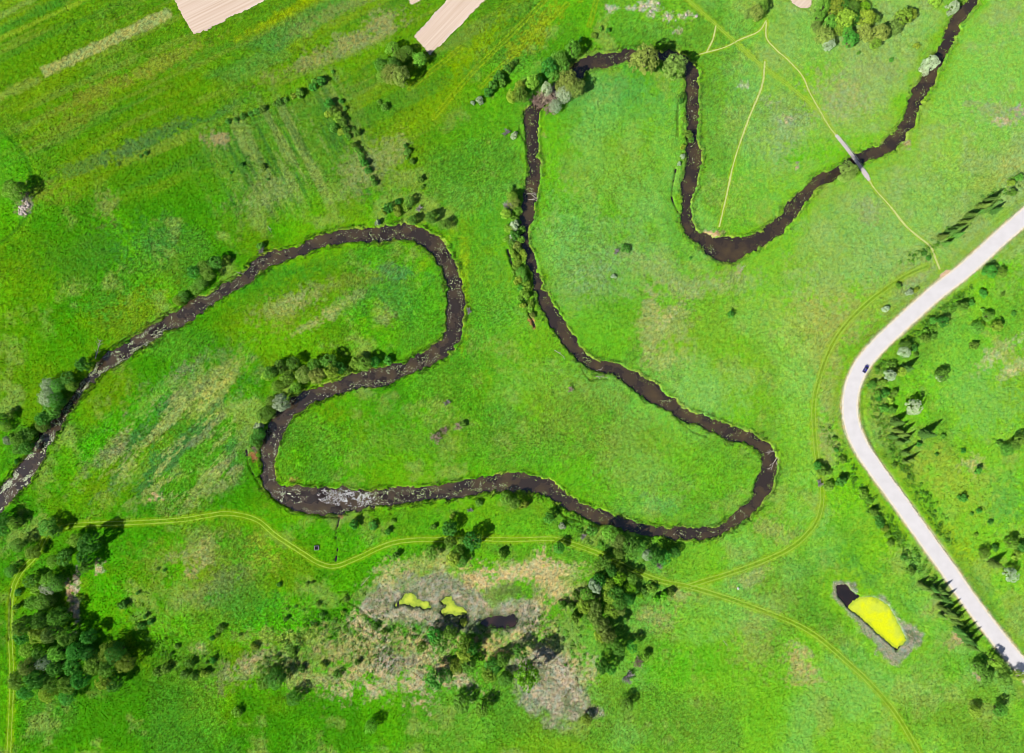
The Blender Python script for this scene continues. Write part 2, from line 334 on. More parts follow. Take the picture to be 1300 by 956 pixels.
# inside the upper-left loop
for p in ((368,386,40,12,25,(172,176,110),.8),(430,390,26,8,35,(180,182,110),.7),(395,412,28,6,30,(186,184,110),.7),(350,405,30,20,10,(150,168,70),.6),(455,355,50,12,15,(130,150,60),.5),
          (500,380,45,30,10,(60,156,60),.45),(430,330,110,10,14,(56,160,30),.5),(340,360,50,22,20,(56,166,30),.4),(490,403,12,10,0,(140,160,90),.6),(500,345,40,9,-10,(70,150,80),.5),
          (470,420,50,12,-40,(70,184,8),.6),(545,380,26,40,10,(68,184,10),.5)): blob(*p, th=.4)
# tongue between the loops
for p in ((500,560,110,50,0,(66,180,6),.5),(440,560,40,40,0,(76,192,6),.5),(520,560,110,26,0,(110,150,60),.35),(600,470,60,70,0,(62,168,14),.5),(610,380,40,100,0,(70,176,30),.5),
          (640,330,26,90,-6,(84,186,50),.4),(590,360,6,60,0,(150,196,20),.5),(560,310,6,50,-40,(130,196,20),.5),(700,600,120,30,0,(76,198,6),.5),(800,560,110,40,-20,(120,160,60),.4),
          (740,520,60,50,0,(104,168,50),.4),(850,620,90,30,0,(84,200,6),.5),(900,590,60,30,-30,(92,200,20),.5),(840,640,30,12,0,(80,180,90),.4),(820,610,60,20,-10,(130,164,90),.3)): blob(*p, th=.45)
# upper-right loop
for p in ((780,130,80,50,0,(86,190,70),.5),(770,200,80,60,0,(110,196,60),.5),(780,120,50,20,0,(64,170,70),.4),(700,260,30,90,0,(84,196,10),.6),(770,330,90,50,0,(120,190,90),.5),
          (740,360,50,20,30,(140,170,120),.45),(840,345,40,14,-30,(160,180,110),.5),(880,365,60,14,10,(172,180,120),.6),(850,405,36,16,35,(196,190,130),.75),(828,400,12,36,10,(186,180,120),.6),
          (820,430,16,30,0,(176,184,110),.5),(860,300,14,60,10,(60,170,40),.4),(700,420,60,60,0,(96,196,20),.5),(900,420,60,30,0,(110,180,40),.5),(845,455,26,22,0,(180,186,110),.6),
          (700,190,20,60,0,(90,200,6),.5),(910,500,60,40,0,(120,206,90),.5)): blob(*p, th=.45)
# right-hand meadows
for p in ((1000,420,60,60,0,(126,200,60),.5),(1060,385,56,44,30,(176,188,100),.8),(1040,430,30,60,10,(170,184,90),.7),(1100,400,30,20,40,(160,176,90),.6),(1080,350,90,20,10,(110,196,90),.5),
          (1100,290,70,36,0,(116,196,90),.6),(1180,240,60,50,0,(120,200,80),.6),(1200,190,60,40,0,(130,206,60),.5),(1250,100,60,80,0,(110,208,70),.7),(1102,268,16,16,0,(170,176,120),.6),
          (1068,130,36,34,40,(172,184,120),.8),(1110,90,40,14,0,(160,180,110),.6),(990,165,40,30,0,(160,180,130),.55),(1000,200,40,20,-10,(140,180,110),.4),(975,130,14,8,0,(200,184,150),.7),(996,152,10,6,0,(200,184,160),.7),
          (960,160,40,80,0,(110,196,90),.5),(940,250,30,50,0,(84,196,30),.5),(1060,190,50,30,20,(92,202,6),.6),(1010,205,16,14,0,(84,200,10),.8),(1010,211,4,4,0,(210,180,160),.8),(1265,140,26,10,-10,(170,170,130),.6),(1275,154,12,5,0,(216,196,160),.8),
          (1292,140,8,6,0,(186,170,150),.8),(1285,210,20,16,20,(190,196,110),.6),(1265,225,26,10,20,(170,190,90),.5),(1000,480,30,70,0,(120,210,70),.5),(1030,580,16,50,0,(110,200,60),.5),(1060,500,16,50,10,(160,180,90),.5),
          (1050,560,14,30,0,(176,176,110),.6),(1140,365,40,24,38,(150,180,90),.6),(1160,355,26,14,38,(180,180,130),.5),(1120,380,40,8,45,(110,180,10),.5),(850,20,60,12,-10,(110,196,40),.5)): blob(*p, th=.45)
for x, y, r in ((820,7,7),(833,3,6),(848,20,6),(852,22,4),(870,19,6),(884,20,4),(777,10,5),(800,10,4),(860,40,5),(943,108,5),(826,18,4),(838,10,5),(815,13,3),(775,12,3)): blob(x, y, r*1.2, r*.8, 0, (214,204,180), .7, .8, th=.5)
# east of the road
for p in ((1250,430,60,60,0,(84,196,40),.5),(1230,470,50,60,0,(100,200,60),.5),(1265,450,10,26,-50,(210,206,150),.75),(1285,470,8,24,-60,(216,206,150),.7),(1270,440,40,8,-50,(170,190,90),.5),(1160,510,50,40,0,(92,206,6),.6),
          (1250,520,50,40,0,(110,198,80),.5),(1210,600,50,24,-30,(150,190,60),.55),(1235,590,14,14,0,(196,196,120),.7),(1160,600,30,40,0,(150,184,60),.5),(1115,520,14,60,10,(160,176,90),.55),(1130,580,16,40,-50,(70,150,40),.55),
          (1180,660,30,16,-50,(110,190,30),.5),(1290,620,40,40,0,(84,200,20),.5),(1280,680,40,50,0,(100,208,10),.5),(1220,700,40,14,-50,(150,196,20),.5),(1240,740,40,12,-55,(60,160,60),.5),(1265,800,40,12,-55,(60,160,50),.5),
          (1270,640,20,30,0,(70,170,70),.5),(1220,640,36,24,-30,(150,196,60),.4),(1275,340,30,30,0,(96,210,4),.7),(1240,360,30,24,30,(100,208,6),.6)): blob(*p, th=.4)
# between river and pond, lower right
for p in ((1080,620,24,60,-30,(100,210,4),.7),(1120,690,24,60,-55,(110,210,4),.7),(1070,700,50,40,0,(54,170,40),.5),(1110,740,70,14,-40,(60,165,60),.5),(1050,790,60,20,-40,(50,160,30),.5),(1180,830,60,40,0,(72,190,20),.5),
          (1012,845,26,16,-55,(196,184,120),.8),(1022,832,16,7,-55,(200,186,130),.6),(985,760,26,18,10,(130,176,70),.5),(955,735,26,10,30,(170,176,110),.6),(958,800,30,26,0,(150,180,90),.45),(880,790,50,30,0,(110,196,30),.5),(832,785,22,18,0,(180,172,110),.6),
          (862,756,20,8,0,(186,174,110),.6),(870,840,60,30,0,(66,190,10),.6),(930,840,60,30,0,(84,190,20),.5),(975,670,24,24,0,(120,190,40),.5),(1010,640,24,40,0,(96,196,20),.5),(955,830,26,36,20,(160,170,90),.45),(1215,815,10,16,-50,(186,170,120),.6),(1196,760,7,30,-50,(176,168,110),.5),(980,672,26,14,-10,(180,180,110),.5)): blob(*p, th=.4)
for x, y in ((1220,812),(1200,775),(1243,858),(1190,752)): blob(x, y, 8, 5, -40, (206,182,140), .7)
# lower-left meadow and scrub
for p in ((160,700,70,40,0,(60,170,8),.6),(130,760,30,50,0,(66,186,4),.7),(260,720,70,50,0,(120,160,40),.5),(250,700,36,14,30,(180,170,110),.6),(262,715,14,10,0,(190,180,120),.6),(285,740,50,16,40,(120,130,90),.5),(240,760,50,12,40,(150,160,90),.5),
          (180,785,14,8,0,(176,150,110),.6),(252,822,10,7,0,(196,184,130),.8),(240,730,10,8,0,(190,170,120),.6),(305,690,36,30,30,(90,150,40),.5),(240,800,80,30,0,(90,180,10),.4),(360,790,60,40,0,(66,188,4),.7),(320,850,50,16,20,(180,170,120),.6),
          (300,760,40,30,0,(60,150,50),.45),(310,840,20,10,30,(190,170,130),.6),(380,810,60,10,0,(170,176,90),.5),(430,830,50,20,0,(120,150,60),.5),(290,665,60,6,5,(96,184,4),.4),(205,795,50,30,0,(70,190,4),.5),(480,700,60,30,0,(76,190,6),.6),
          (330,700,20,30,0,(170,190,60),.4),(100,850,140,40,0,(50,130,14),.6),(370,670,70,14,-20,(60,180,4),.6),(560,668,60,12,0,(78,180,20),.5),(640,668,50,14,0,(80,186,30),.5)): blob(*p, th=.4)
# the marsh: cream straw round it, lilac-grey reed beds inside
for p in ((490,735,36,14,35,(200,192,130),.8),(545,715,40,14,10,(190,186,110),.6),(605,735,34,16,-10,(226,200,150),.95),(660,726,50,14,10,(224,200,150),.9),(700,735,36,26,-20,(216,196,140),.9),(715,745,20,14,-50,(210,190,130),.8),(680,770,20,10,0,(206,190,130),.7),
          (660,810,36,20,10,(214,194,140),.85),(620,818,16,14,0,(206,180,120),.7),(540,840,40,40,0,(206,184,140),.8),(480,840,60,34,0,(176,170,110),.7),(500,866,80,20,0,(206,190,150),.8),(440,820,26,30,0,(190,180,120),.5),(470,800,30,8,-30,(212,192,150),.7),(478,782,16,5,-20,(222,204,160),.9),
          (706,830,26,20,-40,(190,180,120),.6),(725,800,20,20,0,(130,170,80),.5),(730,860,16,24,-30,(216,196,150),.7),(400,860,60,16,0,(180,176,110),.6),(655,750,30,10,0,(90,140,60),.6),(640,752,40,8,10,(80,130,50),.5),(570,745,30,8,20,(120,140,80),.5),(730,740,16,10,0,(90,170,40),.5),
          (760,715,30,20,0,(90,180,30),.4),(545,735,20,10,0,(130,160,70),.5)): blob(*p, th=.35)
REEDS = [[(456,772),(480,752),(515,733),(548,728),(592,742),(620,760),(650,762),(680,762),(690,778),(678,800),(655,803),(610,795),(570,800),(520,796),(490,790)], [(650,848),(690,822),(712,835),(740,870),(760,905),(700,920),(655,880)], [(480,832),(510,826),(540,832),(530,850),(490,852)]]
DREED = np.minimum(np.minimum(poly_sd(REEDS[0]), poly_sd(REEDS[1])), poly_sd(REEDS[2]))+edge*1.2+(fbm(X, Y, 9, 4, 33, gain=.6)-.5)*14
mr = sstep(3.0, -3.5, DREED)
G = mixc(G, (204,188,168), mr*.75); G = mixc(G, (104,128,76), mr*sstep(.45, .60, n3)*.6); G = mixc(G, (206,186,170), mr*sstep(.52, .6, n4)*.6)
G = mixc(G, (54,84,44), sstep(2.6, .6, np.minimum(DPO, DSA))*.8)
mp = sstep(2.0, -2.4, DPR)*sstep(.0, 1.2, DP); G = mixc(G, (178,172,156), mp*.85); G = mixc(G, (104,134,84), mp*sstep(.45, .6, n3)*.7); G = mixc(G, (206,190,180), mp*sstep(.5, .6, n4)*.6)
G = mixc(G, (110,204,4), sstep(9, 1, DPR)*sstep(-.5, .5, DPR)*.5)
# sandy scars
for p in ((97,762,4,24,0,(226,204,170),.95),(88,756,5,14,10,(220,184,150),.9),(97,740,5,6,0,(220,196,160),.9),(127,722,6,7,20,(206,190,150),.8),(33,262,6,12,0,(190,180,160),.8),(30,258,9,16,0,(150,150,110),.5),(902,298,9,6,20,(236,196,160),.95),(893,299,6,3,10,(216,170,130),.8),(915,295,6,3,0,(190,160,120),.6),
          (1153,183,7,4,35,(206,180,140),.8),(1128,178,7,3,35,(206,190,140),.7),(1158,148,4,4,0,(190,150,110),.8),(675,408,4,9,20,(206,150,100),.85),(659,312,3,4,0,(190,120,80),.8),(321,578,6,5,0,(176,110,80),.8),(433,655,4,3,0,(206,150,120),.7),(938,343,4,8,20,(196,186,130),.6),
          (370,609,6,3,0,(200,170,90),.6),(1182,68,5,3,0,(110,150,60),.5),(690,170,3,3,0,(190,190,110),.5)): blob(*p, rough=.4)
G0 = G.copy()
# bank vegetation, tracks, verges
lip = np.exp(-((DR-.75)/.55)**2); G = mixc(G, (176,196,84), lip*sstep(.42, .6, fbm(X, Y, 4, 3, 81))*.75)
G = mixc(G, (96,186,10), np.exp(-((DR-2.6)/1.6)**2)*sstep(.45, .6, fbm(X, Y, 9, 3, 82))*.55)
G = mixc(G, (36,44,22), sstep(.55, .0, DR)*.85)
far_side = sstep(6, 2, DROAD-3.4)
G = mixc(G, (168,164,104), sstep(5.8, 4.6, DROAD+edge*.4)*.75); G = mixc(G, (226,214,176), sstep(4.9, 4.3, DROAD+edge*.15)*.8)
G = mixc(G, (112,176,12), np.exp(-((DROAD-7.5)/1.5)**2)*.4)
G = mixc(G, (130,184,20), sstep(2.8, 1.2, DTR+edge*.35)*.6); G = mixc(G, (84,150,14), sstep(.55, .2, DTR)*.6)
G = mixc(G, (150,196,34), sstep(1.2, .1, DPA+edge*.2)*.6)
G = mixc(G, (150,186,30), np.exp(-((DFA-.9)/.45)**2)*.6); G = mixc(G, (90,150,10), np.exp(-(DFA/.4)**2)*.4)
G = mixc(G, (80,140,30), sstep(1.6, .2, DF+edge*.4)*.6)
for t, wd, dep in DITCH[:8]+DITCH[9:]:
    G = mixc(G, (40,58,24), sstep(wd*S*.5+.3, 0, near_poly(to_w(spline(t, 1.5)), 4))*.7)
# grain: tufts differ blade by blade
n7 = np.random.default_rng(77).random(X.shape)
g = (1+(n6-.5)*.55+(n4-.5)*.30+(fbm(X, Y, 3.5, 3, 19)-.5)*.15+(n7-.5)*.8)[..., None]; g = 1+(g-1)*(.2+.8*inner)[..., None]*(1.0-.42*lr)*(1-.25*(nw if 'nw' in globals() else 0))[..., None]*(.6+.55*sstep(.42, .6, n5))[..., None]
hue = ((fbm(X, Y, 1.1, 2, 21)-.5)*.8)[..., None]
G = np.clip(G*g*np.concatenate([1+hue*.9, 1+hue*.05, 1-hue*.5], -1), .001, 1)
gw = np.clip((G[..., 1:2]-G[..., 0:1])/(G[..., 1:2]+1e-4)*2.2-.55, 0, 1); G = G*((1-gw)*np.array([.93, .97, .90])+gw*np.array([1.24, .93, 1.1]))+gw*(np.array([.014, 0, .002])+lr*np.array([.035, .03, .006]))
ALB = (G/K).astype(np.float32)

# ------------------------------------------------------------------ materials
def mat(name, col=None, rough=.9, attr=False, noise=None, bump=None, spec=.1, metal=0, rand=0, trans=0, alpha=None, emit=None):
    m = bpy.data.materials.new(name); m.use_nodes = True; t = m.node_tree; b = t.nodes['Principled BSDF']
    b.inputs['Roughness'].default_value = rough; b.inputs['Specular IOR Level'].default_value = spec; b.inputs['Metallic'].default_value = metal
    src = None
    if attr:
        a = t.nodes.new('ShaderNodeVertexColor'); a.layer_name = 'tint'; src = a.outputs[0]
    else:
        r = t.nodes.new('ShaderNodeRGB'); r.outputs[0].default_value = (*[float(c) for c in col], 1); src = r.outputs[0]
    tc = t.nodes.new('ShaderNodeTexCoord')
    if noise:                                   # (scale, lo, hi) multiplies the colour
        n = t.nodes.new('ShaderNodeTexNoise'); n.inputs['Scale'].default_value = noise[0]; n.inputs['Detail'].default_value = 5
        t.links.new(tc.outputs['Object'], n.inputs['Vector'])
        mr_ = t.nodes.new('ShaderNodeMapRange'); mr_.inputs[1].default_value = .3; mr_.inputs[2].default_value = .7
        mr_.inputs[3].default_value = noise[1]; mr_.inputs[4].default_value = noise[2]; t.links.new(n.outputs[0], mr_.inputs[0])
        v = t.nodes.new('ShaderNodeVectorMath'); v.operation = 'SCALE'; t.links.new(src, v.inputs[0]); t.links.new(mr_.outputs[0], v.inputs['Scale']); src = v.outputs[0]
    if rand:
        oi = t.nodes.new('ShaderNodeObjectInfo'); h = t.nodes.new('ShaderNodeHueSaturation')
        m1 = t.nodes.new('ShaderNodeMapRange'); m1.inputs[3].default_value = .5-rand*.05; m1.inputs[4].default_value = .5+rand*.03; t.links.new(oi.outputs['Random'], m1.inputs[0]); t.links.new(m1.outputs[0], h.inputs['Hue'])
        mm = t.nodes.new('ShaderNodeMath'); mm.operation = 'MULTIPLY'; mm.inputs[1].default_value = 7.31; t.links.new(oi.outputs['Random'], mm.inputs[0])
        fr = t.nodes.new('ShaderNodeMath'); fr.operation = 'FRACT'; t.links.new(mm.outputs[0], fr.inputs[0])
        m2 = t.nodes.new('ShaderNodeMapRange'); m2.inputs[3].default_value = 1-rand*.35; m2.inputs[4].default_value = 1+rand*.35; t.links.new(fr.outputs[0], m2.inputs[0]); t.links.new(m2.outputs[0], h.inputs['Value'])
        t.links.new(src, h.inputs['Color']); src = h.outputs[0]
    t.links.new(src, b.inputs['Base Color'])
    if bump:
        n = t.nodes.new('ShaderNodeTexNoise'); n.inputs['Scale'].default_value = bump[0]; n.inputs['Detail'].default_value = 4; t.links.new(tc.outputs['Object'], n.inputs['Vector'])
        bm_ = t.nodes.new('ShaderNodeBump'); bm_.inputs['Distance'].default_value = bump[1]; bm_.inputs['Strength'].default_value = 1
        t.links.new(n.outputs[0], bm_.inputs['Height']); t.links.new(bm_.outputs[0], b.inputs['Normal'])
    if trans:
        tr = t.nodes.new('ShaderNodeBsdfTranslucent'); t.links.new(src, tr.inputs[0]); mx = t.nodes.new('ShaderNodeMixShader'); mx.inputs[0].default_value = trans
        t.links.new(b.outputs[0], mx.inputs[1]); t.links.new(tr.outputs[0], mx.inputs[2]); t.links.new(mx.outputs[0], t.nodes['Material Output'].inputs[0])
    return m
M = dict(
 ground=mat('meadow_ground', attr=True, rough=1, spec=0, noise=(2.6, .72, 1.28), bump=(3.0, .12)),
 tuft=mat('grass_blades', attr=True, rough=.8, spec=.1, trans=.25),
 road=mat('pale_asphalt', lin((238,234,234))/K*1.0, .85, noise=(.22, .93, 1.04), spec=.2, bump=(6, .01)),
 verge=mat('gravel_shoulder', lin((248,238,216))/K*1.05, .95, noise=(1.2, .85, 1.1), spec=.1),
 rut=mat('trodden_track', lin((164,204,76))/K, 1, noise=(1.0, .75, 1.15), spec=0),
 path=mat('trodden_path', lin((208,220,136))/K, 1, noise=(1.0, .8, 1.15), spec=0),
 sandy=mat('sandy_junction', lin((234,200,160))/K, 1, noise=(.9, .8, 1.1), spec=0),
 trunk=mat('bark', (.07,.05,.035), .95, noise=(3, .7, 1.3)),
 palewood=mat('bleached_dead_wood', lin((206,196,184))/K, .9, noise=(4, .75, 1.15)),
 twig=mat('bare_grey_twigs', lin((206,182,158))/K, .95, noise=(2, .75, 1.2), rand=.5),
 twigl=mat('bare_lilac_twigs', lin((196,182,184))/K, .95, noise=(2, .75, 1.2), rand=.5),
 willow=mat('olive_willow_leaves', lin((172,208,88))/K*1.05, .75, noise=(1.6, .72, 1.3), spec=.2, rand=.6, trans=.33),
 dark=mat('dark_green_leaves', lin((118,200,62))/K*1.1, .75, noise=(1.6, .7, 1.35), spec=.2, rand=.8, trans=.33),
 mid=mat('fresh_green_leaves', lin((164,226,66))/K*1.1, .75, noise=(1.6, .7, 1.35), spec=.2, rand=.8, trans=.33),
 lime=mat('lime_green_leaves', lin((132,228,24))/K*1.15, .75, noise=(1.6, .75, 1.3), spec=.2, rand=.4, trans=.25),
 silver=mat('silver_grey_leaves', lin((208,236,180))/K*1.1, .75, noise=(1.6, .75, 1.25), spec=.2, rand=.5, trans=.15),
 spruce=mat('spruce_needles', lin((112,164,60))/K, .8, noise=(1.6, .7, 1.3), spec=.15, rand=.7, trans=.05),
)
def water_mat(name, deep, shallow, sc_=.12):
    m = mat(name, deep, .08, spec=.5); t = m.node_tree; b = t.nodes['Principled BSDF']
    tc = t.nodes['Texture Coordinate']; n = t.nodes.new('ShaderNodeTexNoise'); n.inputs['Scale'].default_value = sc_; n.inputs['Detail'].default_value = 5
    t.links.new(tc.outputs['Object'], n.inputs['Vector'])
    r = t.nodes.new('ShaderNodeValToRGB'); r.color_ramp.elements[0].position = .42; r.color_ramp.elements[0].color = (*[float(c) for c in deep], 1)
    r.color_ramp.elements[1].position = .72; r.color_ramp.elements[1].color = (*[float(c) for c in shallow], 1)
    t.links.new(n.outputs[0], r.inputs[0]); t.links.new(r.outputs[0], b.inputs['Base Color'])
    n2_ = t.nodes.new('ShaderNodeTexNoise'); n2_.inputs['Scale'].default_value = 1.2; n2_.inputs['Detail'].default_value = 3; t.links.new(tc.outputs['Object'], n2_.inputs['Vector'])
    bp = t.nodes.new('ShaderNodeBump'); bp.inputs['Distance'].default_value = .02; bp.inputs['Strength'].default_value = .5
    t.links.new(n2_.outputs[0], bp.inputs['Height']); t.links.new(bp.outputs[0], b.inputs['Normal'])
    return m
M['water'] = water_mat('peaty_river_water', lin((62,52,44))/K, lin((96,80,52))/K)
M['pondw'] = water_mat('dark_pond_water', lin((44,38,36))/K, lin((80,58,50))/K)
M['algae'] = mat('floating_algae', attr=True, rough=.9, noise=(1.5, .86, 1.08), spec=.1)
M['pads'] = mat('floating_leaves', attr=True, rough=.5, spec=.3)
def field_mat(ang):
    m = mat('bare_soil_%d' % ang, lin((226,206,184))/K, 1, spec=0, bump=(2, .05)); t = m.node_tree; b = t.nodes['Principled BSDF']
    tc = t.nodes['Texture Coordinate']; mp_ = t.nodes.new('ShaderNodeMapping'); mp_.inputs['Rotation'].default_value = (0, 0, R(-ang))
    mp2 = t.nodes.new('ShaderNodeMapping'); mp2.inputs['Scale'].default_value = (.02, 1.1, 1)
    t.links.new(tc.outputs['Object'], mp_.inputs['Vector']); t.links.new(mp_.outputs[0], mp2.inputs['Vector'])
    n = t.nodes.new('ShaderNodeTexNoise'); n.inputs['Scale'].default_value = 1.0; n.inputs['Detail'].default_value = 4; t.links.new(mp2.outputs[0], n.inputs['Vector'])
    r = t.nodes.new('ShaderNodeValToRGB'); r.color_ramp.elements[0].position = .3; r.color_ramp.elements[0].color = (*[float(c) for c in lin((224,198,174))/K], 1)
    r.color_ramp.elements[1].position = .65; r.color_ramp.elements[1].color = (*[float(c) for c in lin((246,224,204))/K], 1)
    t.links.new(n.outputs[0], r.inputs[0]); t.links.new(r.outputs[0], b.inputs['Base Color']); return m

# ------------------------------------------------------------------ setting: ground, water, road, fields, tracks
idx = np.arange(NX*NY).reshape(NY, NX)
F = np.stack([idx[:-1, :-1], idx[:-1, 1:], idx[1:, 1:], idx[1:, :-1]], -1).reshape(-1, 4)
gr = mesh_obj('ground', np.stack([X, Y, Z], -1).reshape(-1, 3), F, M['ground'], col=ALB.reshape(-1, 3), smooth=True); tag(gr, kind='structure')
def cells(name, D, thr, z, m, dz=None, kind='structure', col=None):
    keep = (D[:-1, :-1] < thr) | (D[1:, 1:] < thr) | (D[1:, :-1] < thr) | (D[:-1, 1:] < thr)
    q = F.reshape(NY-1, NX-1, 4)[keep]; u, inv = np.unique(q.ravel(), return_inverse=True)
    V = np.stack([X.ravel()[u], Y.ravel()[u], np.full(len(u), z)], -1)
    if dz is not None: V[:, 2] += dz.ravel()[u]
    o = mesh_obj(name, V, inv.reshape(-1, 4), m, smooth=True, col=None if col is None else col.reshape(-1, 3)[u]); tag(o, kind=kind); return o
inframe = np.where((np.abs(X) < 400) & (np.abs(Y) < 330), 0, 999)
cells('river', np.maximum(DR, inframe), 1.4, WATER, M['water'])
ditchD = np.full(X.shape, 999., np.float32)
for k_ in (0, 1, 2, 4, 7, 9): ditchD = np.minimum(ditchD, near_poly(to_w(spline(DITCH[k_][0], 1.5)), 4))
ditchD = np.where(DR > 2.0, ditchD, 999)
cells('ditch_water', ditchD, .7, WATER+.12, M['pondw'])
cells('pond', DP, 1.2, PONDZ, M['pondw']); cells('marsh_pool', np.minimum(DPO, DSA), 1.1, PONDZ, M['pondw'])
alg = poly_sd(POND_ALGAE)+edge*.5+(fbm(X, Y, 2.5, 3, 36, gain=.7)-.5)*2.5
def algc(a, b, c, D):
    f1 = fbm(X, Y, 9, 4, 37); f2 = fbm(X, Y, 2, 3, 38)
    K0 = np.broadcast_to(lin(a), X.shape+(3,)); K0 = mixc(K0, b, sstep(.42, .66, f1)*.8+sstep(.5, .7, f2)*.3); K0 = mixc(K0, c, sstep(-2.2, .2, D+(f2-.5)*2)*.75); return (K0/K).astype(np.float32)
ALG1 = algc((242,252,20), (222,240,70), (168,196,60), alg); ALG2 = algc((222,238,80), (206,226,70), (136,170,56), DSA)
cells('pond_algae', np.maximum(alg, DP-1.0), -.1, PONDZ+.02, M['algae'], kind='stuff', col=ALG1)
tag(bpy.data.objects['pond_algae'], 'bright yellow algae mat covering the small pond by the road', 'algae')
cells('marsh_algae', DSA+(fbm(X, Y, 2.0, 3, 39, gain=.7)-.5)*2.2, .1, PONDZ+.02, M['algae'], kind='stuff', col=ALG2)
tag(bpy.data.objects['marsh_algae'], 'pale yellow green algae floating in the reed marsh', 'algae')

def ribbon(P, offs, z, drape=0.0, jit=0.0):
    """offs: list of (left, right) offsets in metres; returns V, F"""
    P = np.asarray(P)[:, :2]; T = np.gradient(P, axis=0); T /= np.linalg.norm(T, axis=1)[:, None]; N = np.stack([-T[:, 1], T[:, 0]], 1)
    V = []; Fq = []
    for a, b in offs:
        base = len(V); 
        for i in range(len(P)):
            wv = 1 if not drape else float(.35+1.0*fbm(np.array([P[i][0]]), np.array([P[i][1]]), 9, 3, 99)[0])
            ja = rnd.uniform(-jit, jit); jb = rnd.uniform(-jit, jit)
            for o, j in ((a, ja), (b, jb)):
                mid_o = (a+b)/2; q = P[i]+N[i]*(mid_o+(o-mid_o)*wv+j); V.append((q[0], q[1], z))
        for i in range(len(P)-1): Fq.append((base+2*i, base+2*i+1, base+2*i+3, base+2*i+2))
    V = np.array(V); Fq = np.array(Fq)
    if drape: V[:, 2] = gzv(V[:, 0], V[:, 1])+drape
    return V, Fq[:, ::-1]
V, Fq = ribbon(road_c, [(-4.0, 4.0)], .05, jit=.28); tag(mesh_obj('road_shoulder', V, Fq, M['verge']), kind='structure')
V, Fq = ribbon(road_c, [(-3.2, 3.2)], .07, jit=.04); tag(mesh_obj('road', V, Fq, M['road']), kind='structure')
J = [W(*p) for p in ((1185.5,329),(1189,329),(1193,336),(1199,341.5),(1207,343.5),(1216,343),(1222,350),(1204,362),(1196,357),(1193,350),(1188,341))]
tag(mesh_obj('road_junction', [(x, y, .04) for x, y in J], [tuple(range(len(J)))[::-1]], M['sandy']), kind='structure')
for p in track_w:
    V, Fq = ribbon(p, [(-1.2, -.65), (.65, 1.2)], 0, drape=.05, jit=.10); tag(mesh_obj('dirt_track', V, Fq, M['rut']), kind='structure')
for p, wd in path_w:
    V, Fq = ribbon(p, [(-wd*.5, wd*.5)] if wd < 3.2*S else [(-wd*.48, -wd*.16), (wd*.16, wd*.48)], 0, drape=.05, jit=.10); tag(mesh_obj('footpath', V, Fq, M['path'] if wd < 3.2*S else M['rut']), kind='structure')
for poly, ang in ((FIELD1, 26), (FIELD2, 47), (FIELD3, 47), (FIELD4, 47)):
    d = poly_sd(poly, 12)+edge*.35
    cells('ploughed_field', np.where(inframe == 0, d+(n4-.5)*.9, 999), 0, .05, field_mat(ang), dz=Z)

# ------------------------------------------------------------------ grass, bank sedge, reeds, floating leaves: nobody could count them
def tufts(name, x, y, h, wdt, col, label, cat, m=None, z0=None, blades=3):
    n = len(x); rg = np.random.default_rng(len(name)+n); V = np.zeros((n*blades, 3, 3)); z = gzv(x, y) if z0 is None else z0
    for k in range(blades):
        a = rg.random(n)*2*math.pi; ln = rg.random(n)*2*math.pi; hh = h*(.7+.6*rg.random(n)); le = hh*(.2+.5*rg.random(n))
        V[k::blades, 0] = np.stack([x+np.cos(a)*wdt/2, y+np.sin(a)*wdt/2, z-.03], -1)
        V[k::blades, 1] = np.stack([x-np.cos(a)*wdt/2, y-np.sin(a)*wdt/2, z-.03], -1)
        V[k::blades, 2] = np.stack([x+np.cos(ln)*le, y+np.sin(ln)*le, z+hh], -1)
    c = np.repeat(col, blades*3, 0)*np.repeat(.8+.4*rg.random((n*blades, 1)), 3, 0)
    o = mesh_obj(name, V.reshape(-1, 3), np.arange(n*blades*3).reshape(-1, 3), m or M['tuft'], col=c); tag(o, label, cat, kind='stuff'); return o
rg = np.random.default_rng(3)
def spots(n, lo=(-272, -204), hi=(272, 204)): return rg.uniform(lo[0], hi[0], n), rg.uniform(lo[1], hi[1], n)
x, y = spots(170000)
ok = (near(DR, x, y) > 1.2) & (near(DROAD, x, y) > 4.6) & (near(DTR, x, y) > 1.7) & (near(DPA, x, y) > .5) & (near(DF, x, y) > .5) & (near(DP, x, y) > 1.0) & (near(np.minimum(DPO, DSA), x, y) > 1)
x, y = x[ok], y[ok]; c = near(ALB, x, y)
tufts('meadow_grass', x, y, .28+.25*rg.random(len(x)), .28+.2*rg.random(len(x)), c*1.05, 'long green meadow grass growing all over the flood plain', 'grass')
x, y = spots(700000); d = near(DR, x, y); ok = (d > .35) & (d < 2.0+1.0*near(n3, x, y)) & (near(fbm(X, Y, 6, 3, 91), x, y) > .40); x, y = x[ok], y[ok]
cc = near(G0/K, x, y).astype(np.float32); t_ = (rg.random(len(x))**1.3)[:, None]*.75; cc = cc*(1-t_)+(lin((190,200,96))/K)*t_
tufts('bank_sedge', x, y, .6+.5*rg.random(len(x)), .25+.15*rg.random(len(x)), cc*1.0, 'pale sedge and tall grass fringing both river banks', 'sedge')
x, y = spots(900000, (-90, -190), (60, -80)); d = near(DREED, x, y); k1 = (d < .5+rg.random(len(x))) & (near(np.minimum(DPO, DSA), x, y) > .7) & (rg.random(len(x)) < .025)
x1, y1 = x[k1], y[k1]
x, y = spots(8000, (150, -160), (215, -95)); k2 = (near(DPR, x, y) < .4) & (near(DP, x, y) > .35); x, y = np.r_[x1, x[k2]], np.r_[y1, y[k2]]
pal = np.array([lin((206,186,170)), lin((150,146,116)), lin((226,208,196)), lin((104,132,76))])/K*2.3
c = pal[rg.choice(4, len(x), p=[.4, .25, .2, .15])]
